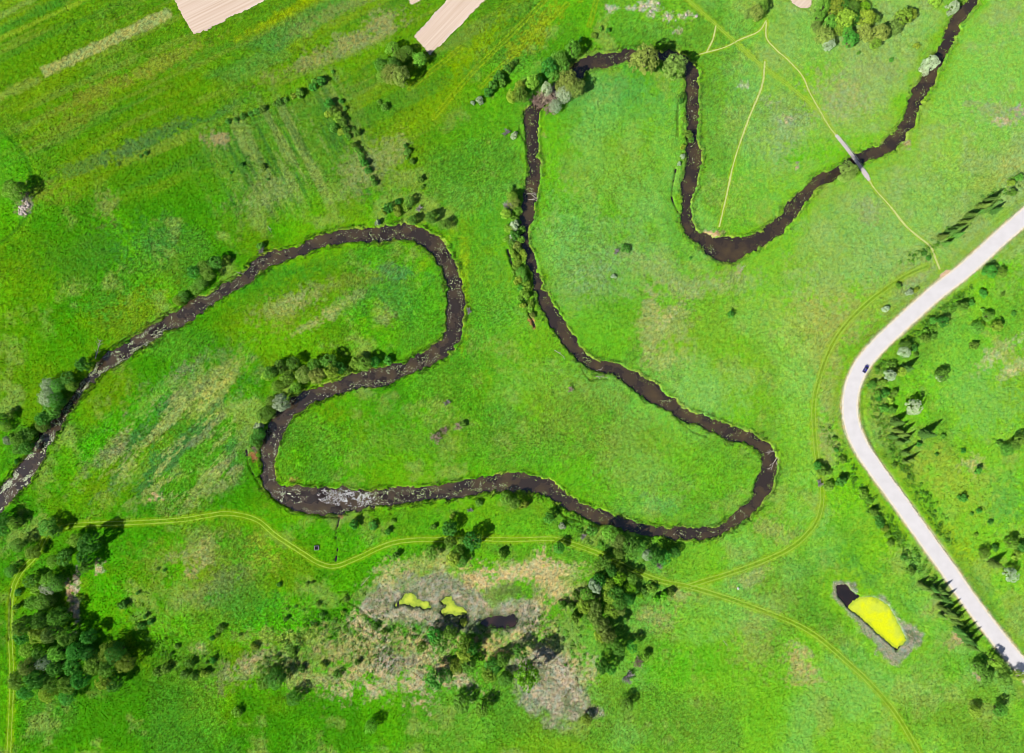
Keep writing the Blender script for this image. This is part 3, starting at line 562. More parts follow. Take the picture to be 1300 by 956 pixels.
tufts('reed_bed', x, y, .35+.3*rg.random(len(x)), .2+.14*rg.random(len(x)), c, 'lilac grey dead reeds standing in the marsh and round the yellow pond', 'reeds')
# lily pads and drifting white water-crowfoot
def discs(name, x, y, r, col, z, label, cat):
    n = len(x); k = 6; V = np.zeros((n, k, 3)); a0 = rg.random(n)*6.28
    for i in range(k):
        a = a0+i*2*math.pi/k; rr = r*(.8+.4*rg.random(n)); V[:, i] = np.stack([x+np.cos(a)*rr, y+np.sin(a)*rr, z+rg.random(n)*.03], -1)
    o = mesh_obj(name, V.reshape(-1, 3), np.arange(n*k).reshape(-1, k), M['pads'], col=np.repeat(col, k, 0)); tag(o, label, cat, kind='stuff')
LILY = [(430,630,28,12,.0),(452,634,20,10,.0),(465,630,14,9,.1),(370,630,24,10,.2),(355,625,14,12,.2),(350,632,22,8,.2),(520,627,60,10,.75),(560,622,50,9,.8),(610,618,40,9,.7),(480,632,30,9,.4),(640,620,20,5,.6),(700,628,26,6,.7),(735,648,24,5,.8),
        (10,625,20,12,.15),(30,602,20,10,.2),(45,580,14,12,.3),(58,560,12,12,.4),(75,535,14,14,.6),(100,500,20,14,.7),(125,470,20,12,.6),(150,448,24,10,.4),(185,428,26,10,.5),(215,412,26,10,.5),(270,375,40,6,.5),(335,332,24,6,.4),(470,297,50,7,.6),(555,325,14,14,.5),(569,365,6,30,.3),(568,400,5,30,.3),
        (345,575,6,50,.35),(420,497,50,6,.4),(470,487,30,5,.5),(505,470,40,6,.5),(540,455,30,7,.5),(845,510,20,7,.7),(900,318,10,9,.8),(920,550,30,5,.6),(880,140,6,70,.75),(674,180,6,70,.7),(1170,115,9,30,.8),(1150,160,9,20,.7),(1010,262,16,22,.6),(900,677,60,5,.7),(760,658,60,4,.6),(940,655,18,8,.6),(672,240,5,14,.8),(680,345,4,40,.6),(740,455,12,10,.7),(785,72,24,4,.9)]
xs, ys, cs, rs = [], [], [], []
for cx, cy, rx, ry, gr_ in LILY:
    dens = 1.9 if gr_ < .05 else .9
    n = int(rx*ry*math.pi*S*S*dens*2.2)+20; a = rg.random(n)*6.28; q = np.sqrt(rg.random(n)); px = cx+np.cos(a)*q*rx; py = cy+np.sin(a)*q*ry
    wx, wy = (px-650)*S, (478-py)*S; cl = fbm(wx, wy, 1.8, 3, 95, gain=.6); ok = (near(DR, wx, wy) < -.15) & (cl > (.44 if gr_ < .05 else .56)); wx, wy = wx[ok], wy[ok]; n = len(wx)
    g_ = (rg.random(n) < gr_)[:, None]; wc = (lin((206,206,206)) if gr_ < .12 else lin((190,196,164)))/K; gc = lin((124,152,56))/K
    xs.append(wx); ys.append(wy); cs.append((np.where(g_, gc, wc))*(.7+.5*rg.random((n, 1)))); rs.append(.10+.16*rg.random(n))
# a pale rim of leaves along the edge of the slow western reach
x, y = spots(900000, (-262, -80), (-20, 80)); d = near(DR, x, y); ok = (d < -.05) & (d > -1.5) & (near(fbm(X, Y, 4, 4, 96, gain=.75), x, y) > .5) & (rg.random(len(x)) < .8*np.clip((-150-x)/90, .12, 1)); x, y = x[ok], y[ok]; n = len(x)
xs.append(x); ys.append(y); cs.append(np.where(rg.random((n, 1)) < .5, lin((132,158,76))/K, lin((186,192,158))/K)*(.7+.5*rg.random((n, 1)))); rs.append(.09+.13*rg.random(n))
x, y = spots(700000, (-20, -90), (262, 191)); d = near(DR, x, y); ok = (d < -.05) & (d > -1.1) & (near(fbm(X, Y, 4, 4, 97, gain=.75), x, y) > .53) & (rg.random(len(x)) < .3); x, y = x[ok], y[ok]; n = len(x)
xs.append(x); ys.append(y); cs.append(np.where(rg.random((n, 1)) < .75, lin((120,156,52))/K, lin((156,168,110))/K)*(.7+.5*rg.random((n, 1)))); rs.append(.09+.13*rg.random(n))
discs('water_plants', np.concatenate(xs), np.concatenate(ys), np.concatenate(rs), np.concatenate(cs), WATER+.02, 'floating lily pads and white water flowers drifting along the river', 'water plants')

# ------------------------------------------------------------------ trees and bushes
def leaves(P, N, size, jit, rg):
    """one bent leaf-clump quad per point"""
    n = len(P); N = N+rg.normal(0, jit, (n, 3)); N /= np.linalg.norm(N, axis=1)[:, None]+1e-9
    A = np.cross(N, rg.normal(0, 1, (n, 3))); A /= np.linalg.norm(A, axis=1)[:, None]+1e-9; B = np.cross(N, A)
    s = size*(.6+.8*rg.random((n, 1)))
    V = np.stack([P-A*s*.5, P-B*s*.35+N*s*.08, P+A*s*.5, P+B*s*.35-N*s*.05], 1)
    return V.reshape(-1, 3), np.arange(n*4).reshape(-1, 4)
def crown_mesh(name, seed, m, n=4200, leaf=.11, flat=.8, nl=22, lob=(.24, .42), base=.35, thin=0.0):
    """unit crown: radius 1, sits from z=base to about base+2*flat"""
    r = np.random.default_rng(seed); L = []
    for i in range(nl):
        a = i*2.399+r.random()*.5; q = math.sqrt((i+.5)/nl)*.78; h = math.sqrt(max(0, 1-q*q))
        L.append((q*math.cos(a)*(.85+.3*r.random()), q*math.sin(a)*(.85+.3*r.random()), base+flat*(.55+.9*h*(.75+.4*r.random())), r.uniform(*lob)))
    for i in range(nl//2):
        a = r.random()*6.28; L.append((.72*math.cos(a), .72*math.sin(a), base+flat*r.uniform(.2, .7), r.uniform(*lob)))
    L = np.array(L); k = r.integers(0, len(L), n); d = r.normal(0, 1, (n, 3)); d[:, 2] = np.abs(d[:, 2])*1.1-.45*r.random(n); d /= np.linalg.norm(d, axis=1)[:, None]
    P = L[k, :3]+d*L[k, 3:4]*(.72+.38*r.random((n, 1)))*np.array([1, 1, .9])
    inside = np.zeros(n)
    for l in L: inside += (np.linalg.norm(P-l[:3], axis=1) < l[3]*.68)
    ok = (inside == 0) & (vnoise(P[:, 0]*5+40, P[:, 1]*5+P[:, 2]*3+40, 700+seed) > thin); P, d = P[ok], d[ok]
    V, Fq = leaves(P, d, leaf, .45, r)
    return mesh_obj(name, V, Fq, m, mesh_only=True)
def trunk_mesh(seed, h=.9, r0=.07):
    r = random.Random(seed); b = MB()
    b.tube([(0, 0, -.25), (.01, 0, .2), (.03, .02, h*.6), (.02, .05, h*1.25)], [r0*1.4, r0, r0*.75, r0*.35], 7)
    for i in range(6):
        a = i*1.05+r.random(); z = h*(.35+.1*i); e = r.uniform(.4, .6)
        b.tube([(.02, .01, z), (math.cos(a)*e*.5, math.sin(a)*e*.5, z+.28), (math.cos(a)*e, math.sin(a)*e, z+.5)], [r0*.5, r0*.35, r0*.12], 5)
    return mesh_obj('trunk', b.V, b.F, M['trunk'], mesh_only=True)
def spruce_mesh(seed):
    r = np.random.default_rng(seed); Ps, Ns = [], []
    V = []; Fq = []
    H = 4.2; tiers = 17
    for t in range(tiers):
        f = t/(tiers-1); z = .35+(H-.45)*f; rad = (1-f)**.85*1.0+.05; nb = int(11-6*f)
        a0 = r.random()*6.28
        for b in range(nb):
            a = a0+b*6.283/nb+r.normal(0, .12); rr = rad*(.75+.4*r.random()); n = max(4, int(15*rr))
            for s in np.linspace(.12, 1, n):
                for side in (-1, 0, 1):
                    wdt = .26*rr*(1.1-s)
                    x = rr*s; yy = side*wdt*(.5+r.random()); zz = z-.34*rr*s*s+r.normal(0, .02)
                    Ps.append((x*math.cos(a)-yy*math.sin(a), x*math.sin(a)+yy*math.cos(a), zz)); Ns.append((math.cos(a)*.35, math.sin(a)*.35, 1))
    Ps.append((0, 0, H)); Ns.append((1, 0, .2))
    V, Fq = leaves(np.array(Ps), np.array(Ns, float), .17, .35, r)
    return mesh_obj('crown', V, Fq, M['spruce'], mesh_only=True)
def spruce_trunk():
    b = MB(); b.tube([(0, 0, -.25), (0, 0, 1.5), (0, 0, 4.1)], [.075, .05, .012], 6); return mesh_obj('trunk', b.V, b.F, M['trunk'], mesh_only=True)
def bare_mesh(seed, m, name='twigs', dead=False):
    r = random.Random(seed); b = MB()
    def grow(p, d, L, rad, lev):
        pts = [p]; q = Vector(p); dd = Vector(d)
        for i in range(3):
            dd = (dd+Vector((r.uniform(-.25, .25), r.uniform(-.25, .25), r.uniform(-.08, .16)))).normalized(); q = q+dd*L/3; pts.append(q.copy())
        b.tube(pts, [rad, rad*.8, rad*.6, rad*.35], 4 if lev else 6)
        if lev < 3:
            for k in range(5 if lev else 6):
                s = pts[r.choice((1, 2, 3))]; nd = (dd+Vector((r.uniform(-1, 1), r.uniform(-1, 1), r.uniform(-.3, .6)))).normalized(); grow(s, nd, L*.64, rad*.6, lev+1)
    for k in range(10):
        a = k*.63+r.random(); grow((0, 0, 0), Vector((math.cos(a), math.sin(a), r.uniform(.3, 1.3))).normalized(), .68, .055, 1)
    return mesh_obj(name, b.V, b.F, m, mesh_only=True)
CR = {}
for k in ('willow', 'dark', 'mid', 'lime', 'silver'):
    CR[k] = [crown_mesh('crown', 10*len(CR)+s, M[k], n=7500 if k in ('willow', 'dark', 'mid') else 6500, leaf=.098, nl=24+7*s, flat=(.7, .85, .6)[s], lob=((.18, .40), (.15, .32), (.2, .42))[s], thin=(.25, .33, .22)[s]) for s in range(3)]
    CR[k+'_bush'] = [crown_mesh('foliage', 200+10*len(CR)+s, M[k], n=1700, leaf=.2, nl=(8, 6, 10)[s], flat=(.55, .7, .5)[s], base=.0, lob=(.3, .5), thin=.3) for s in range(3)]
CR['spruce'] = [spruce_mesh(s) for s in range(3)]
TRK = [trunk_mesh(s) for s in range(3)]; STK = spruce_trunk()
BARE = {'bare': [bare_mesh(s, M['twig']) for s in (1, 2)], 'lilac': [bare_mesh(s, M['twigl']) for s in (3, 4)]}
_b = MB()
for i in range(6):
    a = i*1.05; _b.tube([(0, 0, -.15), (.18*math.cos(a), .18*math.sin(a), .35), (.4*math.cos(a), .4*math.sin(a), .75)], [.05, .035, .015], 5)
STEM = mesh_obj('stems', _b.V, _b.F, M['trunk'], mesh_only=True)
SCR = [([(1050,545),(1085,610),(1120,655),(1160,705),(1205,765),(1240,815)], 11, 420), ([(1130,420),(1115,480),(1118,530),(1140,580),(1165,620),(1205,690)], 11, 420), ([(1230,360),(1190,400),(1150,440)], 14, 260), ([(1150,330),(1190,310),(1250,262),(1295,225)], 9, 200),
       ([(330,850),(400,790),(450,800),(500,850)], 26, 420), ([(700,640),(760,690),(830,700)], 12, 160), ([(470,790),(540,805),(700,800),(735,860)], 20, 300), ([(660,270),(655,330),(668,390)], 6, 160), ([(170,790),(230,840),(280,830)], 16, 90)]
sv, sf_, scol = [], [], []; nb_ = 0
for line, spread, n in SCR:
    q = to_w(spline(line, 2)); pick = q[rg.integers(0, len(q), n), :2]+rg.normal(0, spread*S*.5, (n, 2))
    for (x, y) in pick:
        if near(DROAD, np.array([x]), np.array([y]))[0] < 6.5 or near(DR, np.array([x]), np.array([y]))[0] < .8 or near(DTR, np.array([x]), np.array([y]))[0] < 2: continue
        k = 26; rr = rg.uniform(.35, 1.0); d = rg.normal(0, 1, (k, 3)); d[:, 2] = np.abs(d[:, 2]); d /= np.linalg.norm(d, axis=1)[:, None]
        P_ = np.array([x, y, gz(x, y)])+d*rr*np.array([1, 1, rg.uniform(.9, 1.5)]); V_, _f = leaves(P_, d, rr*.55, .4, rg); sv.append(V_)
        c_ = (lin((112,186,40)) if rg.random() < .55 else lin((88,150,52)))/K*rg.uniform(.75, 1.2); scol.append(np.repeat(c_[None], len(V_), 0))
sv = np.concatenate(sv); tag(mesh_obj('low_scrub', sv, np.arange(len(sv)).reshape(-1, 4), M['tuft'], col=np.concatenate(scol)), 'knee high green scrub scattered along the road verges, marsh and river banks', 'scrub', kind='stuff')
ORD = ['first','second','third','fourth','fifth','sixth','seventh','eighth','ninth','tenth','eleventh','twelfth','thirteenth','fourteenth','fifteenth','sixteenth','seventeenth','eighteenth','nineteenth','twentieth']
ORD += ['twenty-'+o for o in ORD[:9]]+['thirtieth']+['thirty-'+o for o in ORD[:9]]
LOOK = {'willow': 'olive green', 'dark': 'dark green', 'mid': 'mid green', 'lime': 'lime green', 'silver': 'silvery grey', 'spruce': 'dark spruce', 'bare': 'bare brownish', 'lilac': 'bare lilac grey'}
def plant(px, py, r, model, tall=1.0):
    """px,py = where the crown's middle appears; r = crown radius in photo pixels"""
    tree = r >= 6.5
    rad = r*S
    if model == 'dark': px -= .42*r; py += .34*r
    if model == 'spruce': px -= .5*r; py += .4*r
    tall *= 1.2*rnd.uniform(.88, 1.14)
    if model == 'spruce': sc_ = rad*.78; h = 3.4*sc_*tall*1.05; hc = h*.42
    elif model in BARE: sc_ = rad/.95; hc = sc_*.6; tree = False
    elif tree: sc_ = rad/1.02; hc = sc_*1.25*tall
    else: sc_ = rad/1.0; hc = sc_*.7*tall
    k = (CAMZ-hc)/CAMZ
    x, y = W(px, py); x *= k; y *= k; z = gz(x, y)
    d = near(DR, np.array([x]), np.array([y]))[0]
    if d < .6 and z < -.3: z = -.35
    z -= .05
    rz = rnd.uniform(0, 6.28); v = rnd.randrange(3)
    if model == 'spruce':
        name = 'spruce_tree'; cr = CR['spruce'][v]; tr = STK; sc3 = (sc_, sc_, sc_*tall*.84); pn = ('trunk', 'crown'); cat = 'tree'
    elif model in BARE:
        name = 'bare_bush' if r < 7 else 'bare_tree'; cr = BARE[model][v % 2]; tr = None; sc3 = (sc_,)*3; pn = (None, 'branches'); cat = 'bush' if r < 7 else 'tree'
    elif tree:
        name = {'willow': 'willow_tree', 'silver': 'silver_willow'}.get(model, 'broadleaf_tree'); cr = CR[model][v]; tr = TRK[v]; sc3 = (sc_, sc_, sc_*tall*rnd.uniform(.9, 1.1)); pn = ('trunk', 'crown'); cat = 'tree'
    else:
        name = 'bush'; cr = CR[model+'_bush'][v]; tr = STEM; sc3 = (sc_, sc_*rnd.uniform(.8, 1.1), sc_*rnd.uniform(.85, 1.2)*tall); pn = ('stems', 'foliage'); cat = 'bush'
    if tr is None or (r < 3.2 and model != 'spruce'):
        o = bpy.data.objects.new(name, cr); C.objects.link(o); o.location = (x, y, z); o.rotation_euler = (0, 0, rz); o.scale = sc3
    else:
        o = empty(name, (x, y, z), rz); o.scale = sc3
        for pnm, me in ((pn[0], tr), (pn[1], cr)):
            c_ = bpy.data.objects.new(pnm, me); C.objects.link(c_); c_.parent = o
    o['category'] = cat
    return o
def grove(place, group, items, default='dark', end='left', tall=1.0, noun=None):
    by = {}
    for it in items:
        m = it[3] if len(it) > 3 else default
        o = plant(it[0], it[1], it[2], m, tall)
        o['group'] = group
        nn = 'tree' if (o['category'] == 'tree') else 'bush'
        if m == 'spruce': nn = ''
        by.setdefault((m, nn), []).append((it, o))
    for (m, nn), L in by.items():
        L.sort(key=lambda q: {'left': q[0][0], 'right': -q[0][0], 'top': q[0][1], 'bottom': -q[0][1]}[end])
        for i, (it, o) in enumerate(L):
            what = (LOOK[m]+' '+nn).strip()
            if len(L) == 1: o['label'] = f'the only {what} {place}'
            else: o['label'] = f'{ORD[i]} {what} from the {end} {place}'
grove('in the grove below the soil strip', 'trees of the grove by the bare soil strip', [(497,60,9,'mid'),(511,67,9),(487,78,9),(496,91,12,'willow'),(509,95,12,'willow'),(519,61,8),(532,74,9,'mid'),(484,96,7,'mid'),(503,78,9)])
grove('on the diagonal field boundary', 'bushes dotted along the diagonal field boundary', [(335,137,5),(349,131,2.5),(357,128,5),(363,126,3.5),(373,122,4,'mid'),(383,116,6.2),(399,108,5),(400,102,4),(410,100,5.5),(423,90,2.5),(291,152,4),(301,150,3.6),(310,146,4),(320,143,4),(327,140,4.4),(186,193,3),(179,197,2),(151,207,2.4),(378,119,3.2,'mid')], tall=.8)
grove('in the old strip meadow thicket', 'bushes of the thicket in the old strip meadow', [(420,130,6),(434,127,3.2),(425,137,6.2),(416,144,4.4,'mid'),(428,148,6.2,'mid'),(439,136,3),(436,151,6),(425,160,5),(433,167,4.4,'mid'),(441,163,5),(449,162,3),(455,168,4.2),(443,171,4)], end='top')
grove('in the file below the strip thicket', 'bushes standing in a file below the thicket', [(451,183,4.2),(455,189,4.6),(460,196,5),(465,205,5),(469,214,5),(475,225,4.4),(477,231,4)], end='top')
grove('in the open strip meadow', 'small bushes in the open strip meadow', [(308,208,2.6),(294,218,2),(336,211,3.6),(341,227,2)])
grove('scattered right of the bush file', 'small bushes scattered right of the file', [(482,128,3),(490,134,5),(519,191,4.6),(516,184,2.6),(525,203,4),(517,200,2.6,'mid'),(535,226,4),(537,236,3),(530,231,2.6,'mid')], end='top')
grove('in the slanting row left of the river', 'bushes in the slanting row west of the river', [(655,77,4),(646,85,5.5),(636,95,6.4),(629,106,6),(622,115,5.5),(640,103,5.4),(609,127,5,'silver'),(600,130,3,'silver'),(651,81,4)])
grove('in the wood at the upper river bend', 'trees of the wood at the upper river bend', [(651,121,8.5,'mid'),(665,117,9.5),(676,103,9,'mid'),(686,99,7),(702,80,11),(714,70,11),(727,61,10,'mid'),(706,92,8.5),(719,79,9),(722,100,12,'willow'),(731,110,11,'willow'),(716,118,10,'silver'),(690,124,13,'bare'),(681,127,9,'bare'),(705,114,10,'lilac'),(697,139,8.5,'bare'),(705,133,8,'silver'),(738,48,3),(712,108,8,'willow'),(694,112,8,'silver'),(686,132,7,'bare'),(699,128,9,'bare'),(660,108,7,'mid')], tall=1.05)
for (x, y, r), lab in (((819,75,18.5), 'largest round olive green tree, left of the pair over the upper river bend'), ((858,82,15.5), 'smaller round olive green tree, right of the pair over the upper bend')):
    o = plant(x, y, r, 'willow'); o['label'] = lab; o['group'] = 'pair of round willows at the upper bend'
o = plant(1078, 217, 12, 'willow'); o['label'] = 'round olive green tree leaning over the river beside the wooden footbridge'
grove('on the islet strip, upper right river', 'bushes on the strip west of the upper right reach', [(867,120,4.4),(866,127,3.5),(877,168,5.2),(879,176,4),(867,186,3.2,'mid'),(867,198,3.5,'silver'),(862,208,3,'silver'),(868,150,3,'mid')], end='top')
grove('north of the round willow pair', 'bushes north of the willow pair', [(773,37,3.2),(754,45,4,'mid'),(762,36,3,'mid')])
grove('at the top end of the forked footpath', 'trees at the top end of the footpath', [(961,14,9.5,'willow'),(972,5,8),(952,17,6.6,'willow')])
grove('in the large upper right grove', 'trees of the large grove at the upper right', [(1046,7,9,'mid'),(1061,9,10,'mid'),(1073,2,10),(1087,5,9),(1074,23,12,'mid'),(1059,24,9),(1089,17,9),(1099,7,7,'lime'),(1101,21,10,'mid'),(1113,20,8),(1043,18,7.5),(1037,33,6.8,'willow'),(1047,44,11,'willow'),(1053,55,8,'silver'),(1079,35,8),(1085,46,9.5),(1099,41,10,'willow'),(1118,41,12,'willow'),(1112,54,7,'mid'),(1136,34,9,'willow'),(1148,20,11,'mid'),(1157,17,8,'mid'),(1066,38,7,'mid'),(1093,-6,9,'mid'),(1060,-7,9)])
grove('below the upper right grove', 'bushes below the large upper right grove', [(1164,58,4,'mid'),(1133,75,2.6),(1091,66,2.2)])
grove('beside the river, top right corner', 'riverside trees in the top right corner', [(1188,2,6,'mid'),(1210,9,8,'silver'),(1182,79,9.5,'silver'),(1174,89,6,'silver'),(1216,1,5,'mid')], end='top')
grove('on the bank below the beaver dam', 'trees and bushes on the left bank below the dam', [(645,262,9,'lilac'),(650,250,7.5,'mid'),(657,266,6,'mid'),(646,291,6,'mid'),(656,297,6,'dark'),(649,309,6,'mid'),(643,303,4.4,'mid'),(655,343,6.4,'mid'),(665,343,7),(668,352,5),(668,363,6,'mid'),(661,316,4.6),(650,320,5,'mid'),(670,376,4,'mid'),(660,378,3.6,'mid'),(663,365,4),(665,330,3.6,'mid'),(659,280,5),(653,277,6,'mid'),(651,303,6,'silver'),(654,325,5,'mid'),(658,355,6,'mid'),(674,385,4,'mid'),(664,388,4,'mid'),(648,240,4,'mid'),(662,292,5,'mid'),(654,286,6,'silver'),(660,304,6,'mid'),(656,312,6.4,'willow'),(664,322,5,'mid'),(656,334,6,'mid'),(663,352,5,'willow'),(665,372,5,'mid'),(672,392,4.6,'mid'),(676,400,4,'willow'),(652,256,8,'willow'),(642,270,7,'mid')], end='top')
grove('in grass left of the upper river', 'small grey bushes left of the upper river', [(643,168,5.5,'lilac'),(653,171,5,'silver')])
grove('in the upper right river loop', 'lone bushes in the meadow of the right loop', [(783,319,4.4,'lilac'),(797,313,5.6),(930,398,4.6),(779,351,3.2,'silver'),(877,327,1.8)])
o = plant(20, 236, 13, 'dark'); o['label'] = 'single dark green tree beside a heap of pale rubble at the left edge'
grove('in the row above the left river', 'trees of the riverside row above the left reach', [(250,342,9),(262,337,10),(276,330,8.5),(287,330,5.5,'mid'),(257,356,8.5),(246,366,7.5,'mid'),(234,374,7.5),(225,381,6.6,'mid'),(268,346,8)])
grove('outside the left river loop', 'trees and bushes on the outer bank of the left loop', [(331,318,5,'lilac'),(333,310,5),(496,261,6.4),(505,268,6.4,'mid'),(522,253,6.6),(507,254,4),(531,265,5,'lilac'),(526,277,6.6),(550,273,8),(569,282,6.6),(559,286,5,'mid'),(479,283,4,'silver'),(515,262,5.5,'mid'),(595,395,4.4,'lilac'),(487,268,4,'mid')])
grove('in the wood above the middle left bend', 'trees of the wood on the north bank', [(337,477,6.8,'mid'),(346,470,9),(357,463,8.5),(375,458,9),(364,480,9.5,'mid'),(384,476,10.5,'willow'),(402,477,10.5,'willow'),(398,464,9,'mid'),(421,455,10),(420,471,9.5,'mid'),(434,464,8),(451,461,8.5,'mid'),(466,459,9.5),(445,468,6),(495,456,5.6),(352,490,7.5,'mid'),(374,492,7,'mid'),(478,457,6.6)])
grove('leaning over the middle left bend', 'trees on the bank below the north bank wood', [(356,511,11,'silver'),(343,521,9),(333,530,8.5,'mid'),(328,540,6,'silver'),(326,556,7.5),(323,570,5,'bare'),(347,508,8),(331,548,8),(337,524,9),(328,564,6,'mid')], end='top')
grove('on the central meadow tongue', 'bare bushes in the long meadow tongue', [(552,556,8.5,'bare'),(564,546,5.5,'bare'),(581,541,5.8,'bare'),(590,538,4),(568,511,4.6,'lilac'),(724,494,4.4,'bare')])
grove('beside the far left river', 'trees along the far left reach', [(109,459,9.5),(88,477,9),(75,487,10),(60,489,9.5,'silver'),(57,505,11,'silver'),(74,505,10),(67,518,10.5),(57,528,9.5),(55,538,8.5),(37,548,9),(22,557,9,'mid'),(36,566,9),(24,568,7),(2,530,8.5),(5,542,6.8,'mid'),(22,585,3.4),(9,559,5.5,'silver'),(90,490,7,'mid')], end='top')
grove('where the left track bends', 'trees round the bend of the left track', [(7,657,9),(4,669,9),(14,665,8,'mid'),(61,667,11.5),(116,686,13.5),(110,704,9.5),(112,716,8.5),(38,702,9,'mid'),(85,705,10),(65,714,8,'mid'),(24,690,9),(94,686,9,'mid'),(14,724,7.5),(72,672,8)], tall=1.05)
grove('above the bottom left wood', 'trees at the upper end of the bottom left wood', [(41,736,8.5),(60,737,9.5,'mid'),(74,738,10.5),(59,747,9.5,'silver'),(45,749,7.5,'mid'),(54,763,11),(39,766,9,'mid'),(64,760,8.5),(24,751,4.4),(21,770,4.4,'mid')], tall=.95, end='top')
# the dense wood itself, set in rows from top to bottom so each tree can be named
rows = [(790,[30,50,72]),(808,[28,47,66,88,114]),(826,[30,50,70,92,114,134,152]),(844,[34,54,75,96,118,139,156]),(862,[26,46,68,90,110,131,148]),(882,[36,60,84])]
rn = ['top','second','third','fourth','fifth','sixth','seventh','eighth','lowest']
for ri, (yy, xx) in enumerate(rows):
    for i, xq in enumerate(xx):
        m = rnd.choices(['dark','mid','willow','silver','lime'], [6, 4, 1.5, .5, .5])[0]
        o = plant(xq+rnd.uniform(-4, 4), yy+rnd.uniform(-5, 5), rnd.uniform(9, 12.5), m, rnd.uniform(1.1, 1.45))
        o['label'] = f'{ORD[i]} tree from the left, {rn[ri]} row of the bottom left wood'; o['group'] = 'trees of the dense bottom left wood'
grove('in scrub right of the left wood', 'bushes in the dry lower left scrub', [(159,766,5.6),(152,767,3.2,'mid'),(186,781,3.2),(192,788,4),(181,794,5),(174,797,4,'mid'),(225,820,3.4),(212,847,6),(200,854,5.4,'mid'),(242,841,6),(235,856,5.4),(250,857,6),(260,855,5.2,'mid'),(263,841,2.4),(271,837,4.2),(281,797,5),(276,805,3),(270,810,3.2),(305,806,2.4),(201,722,2.2),(209,724,2.2),(176,752,2.6),(322,822,5,'mid'),(218,830,3)])
grove('between lower river and rutted track', 'trees and bushes between river and track', [(452,664,6),(475,665,6),(494,674,4),(499,662,3.2,'mid'),(550,669,4,'mid'),(575,668,10.5),(574,655,4,'mid'),(610,637,4.4),(597,648,4,'lilac'),(645,631,8),(657,636,8),(665,641,6.2,'mid'),(700,656,7.5),(714,668,5,'silver'),(755,672,6.4),(741,681,4.6,'lilac'),(775,677,10.5,'mid'),(785,688,9.5,'willow'),(791,699,9),(805,689,10.5),(816,691,8.6),(823,706,7,'silver'),(837,704,10.5),(848,706,9),(836,717,7,'lilac'),(861,700,7)])
grove('in the clump below the track', 'trees of the clump just below the track', [(605,683,12.5),(575,686,8.5),(589,688,7,'mid'),(551,700,8.5),(575,710,9,'mid'),(588,711,8),(582,700,7,'mid'),(504,704,4.4),(637,704,6,'mid'),(713,694,7.6)])
grove('among ditches left of the marsh', 'bushes among the ditches left of the marsh', [(405,766,3.6),(410,780,4.2),(365,772,2.4),(364,785,3.4),(376,770,2.2),(390,741,2.4),(397,739,2.2),(355,742,3),(477,794,4.6),(490,801,4.4),(527,809,2.4),(441,760,3.4),(435,778,3,'mid'),(400,795,3,'mid'),(370,830,5,'mid'),(385,848,5),(410,845,4.5,'mid'),(430,855,5),(455,840,3.4),(350,835,4,'mid')])
grove('in the wood below the marsh', 'trees of the wood below the marsh', [(562,813,12),(555,804,10),(575,801,9),(589,817,10,'mid'),(590,830,11.5,'mid'),(601,822,9.5),(581,848,10,'mid'),(597,843,10.5),(557,860,12.5),(570,857,9),(537,821,6.8),(630,846,11),(642,836,9),(621,858,10,'mid'),(664,826,9),(669,858,16,'lime'),(645,862,9)], tall=1.2)
grove('along the bottom edge, left half', 'trees along the bottom edge', [(352,861,12.5),(338,864,9.5),(375,885,9),(300,905,6,'mid'),(470,925,8,'mid')], tall=1.1)
grove('along the bottom edge, right half', 'trees along the bottom edge, right', [(590,892,11),(612,902,9,'mid'),(745,915,7,'mid'),(800,893,9),(1240,905,7,'mid'),(1275,900,8)], tall=1.1)
grove('in the tall wood right of the marsh', 'trees of the tall wood right of the marsh', [(772,711,8.5),(764,716,7.5),(780,723,7.6),(794,725,6.8),(806,733,7),(765,734,8.6),(756,744,9,'silver'),(772,743,8.6,'mid'),(787,735,8.6,'lime'),(785,750,9.4),(801,748,7.6,'lime'),(776,759,9.4,'mid'),(790,763,9.4),(801,759,8.4),(778,776,9.5,'mid'),(787,774,8.4,'willow'),(746,757,8.6,'mid'),(735,755,5.6),(716,767,5.6),(728,767,4.6),(733,782,5.8),(742,771,8.6,'mid'),(755,771,8.6,'willow'),(756,785,9.5,'willow'),(747,789,7.4,'mid'),(765,796,11.5,'willow'),(772,807,10.6,'willow'),(763,808,8.4,'mid'),(779,817,8.6,'mid'),(790,823,8.4),(765,818,7.4,'mid'),(769,844,9.4),(779,848,7),(811,842,7.6,'bare'),(820,834,5.6,'mid'),(797,861,8.4,'lilac'),(806,820,7)], end='top', tall=1.35)
grove('right of the tall wood', 'bushes right of the tall wood', [(827,748,6.2,'mid'),(820,750,5.6),(854,751,5.4),(843,757,5.4,'lime'),(833,760,4.4,'lime'),(813,755,4.5,'lime')])
grove('in the row beside the yellow pond', 'spruces left of the road by the yellow pond', [(1174,741,5.4),(1182,746,6.2),(1191,747,6.4),(1201,749,6.4),(1195,757,5.4),(1206,760,5.6),(1200,770,5.4),(1210,775,6.4),(1215,780,6.4),(1219,787,6.4),(1200,781,4.4),(1224,800,6.6),(1230,806,7),(1236,812,7),(1240,820,6.4)], 'spruce', 'top')
grove('left of the lower road', 'bushes in the line left of the lower road', [(1061,556,3.2),(1063,571,2.4),(1072,582,5),(1041,590,5.2),(1046,596,6),(1055,598,3.4),(1070,609,6),(1056,616,6),(1041,614,5,'lilac'),(1097,627,6,'mid'),(1112,649,5.2),(1119,658,5.4),(1120,664,5),(1125,672,4.2,'mid'),(1128,680,4,'mid'),(1134,688,5),(1150,707,4.4),(1160,723,5.4),(1076,605,4.5),(1104,636,3.5,'mid')], end='top')
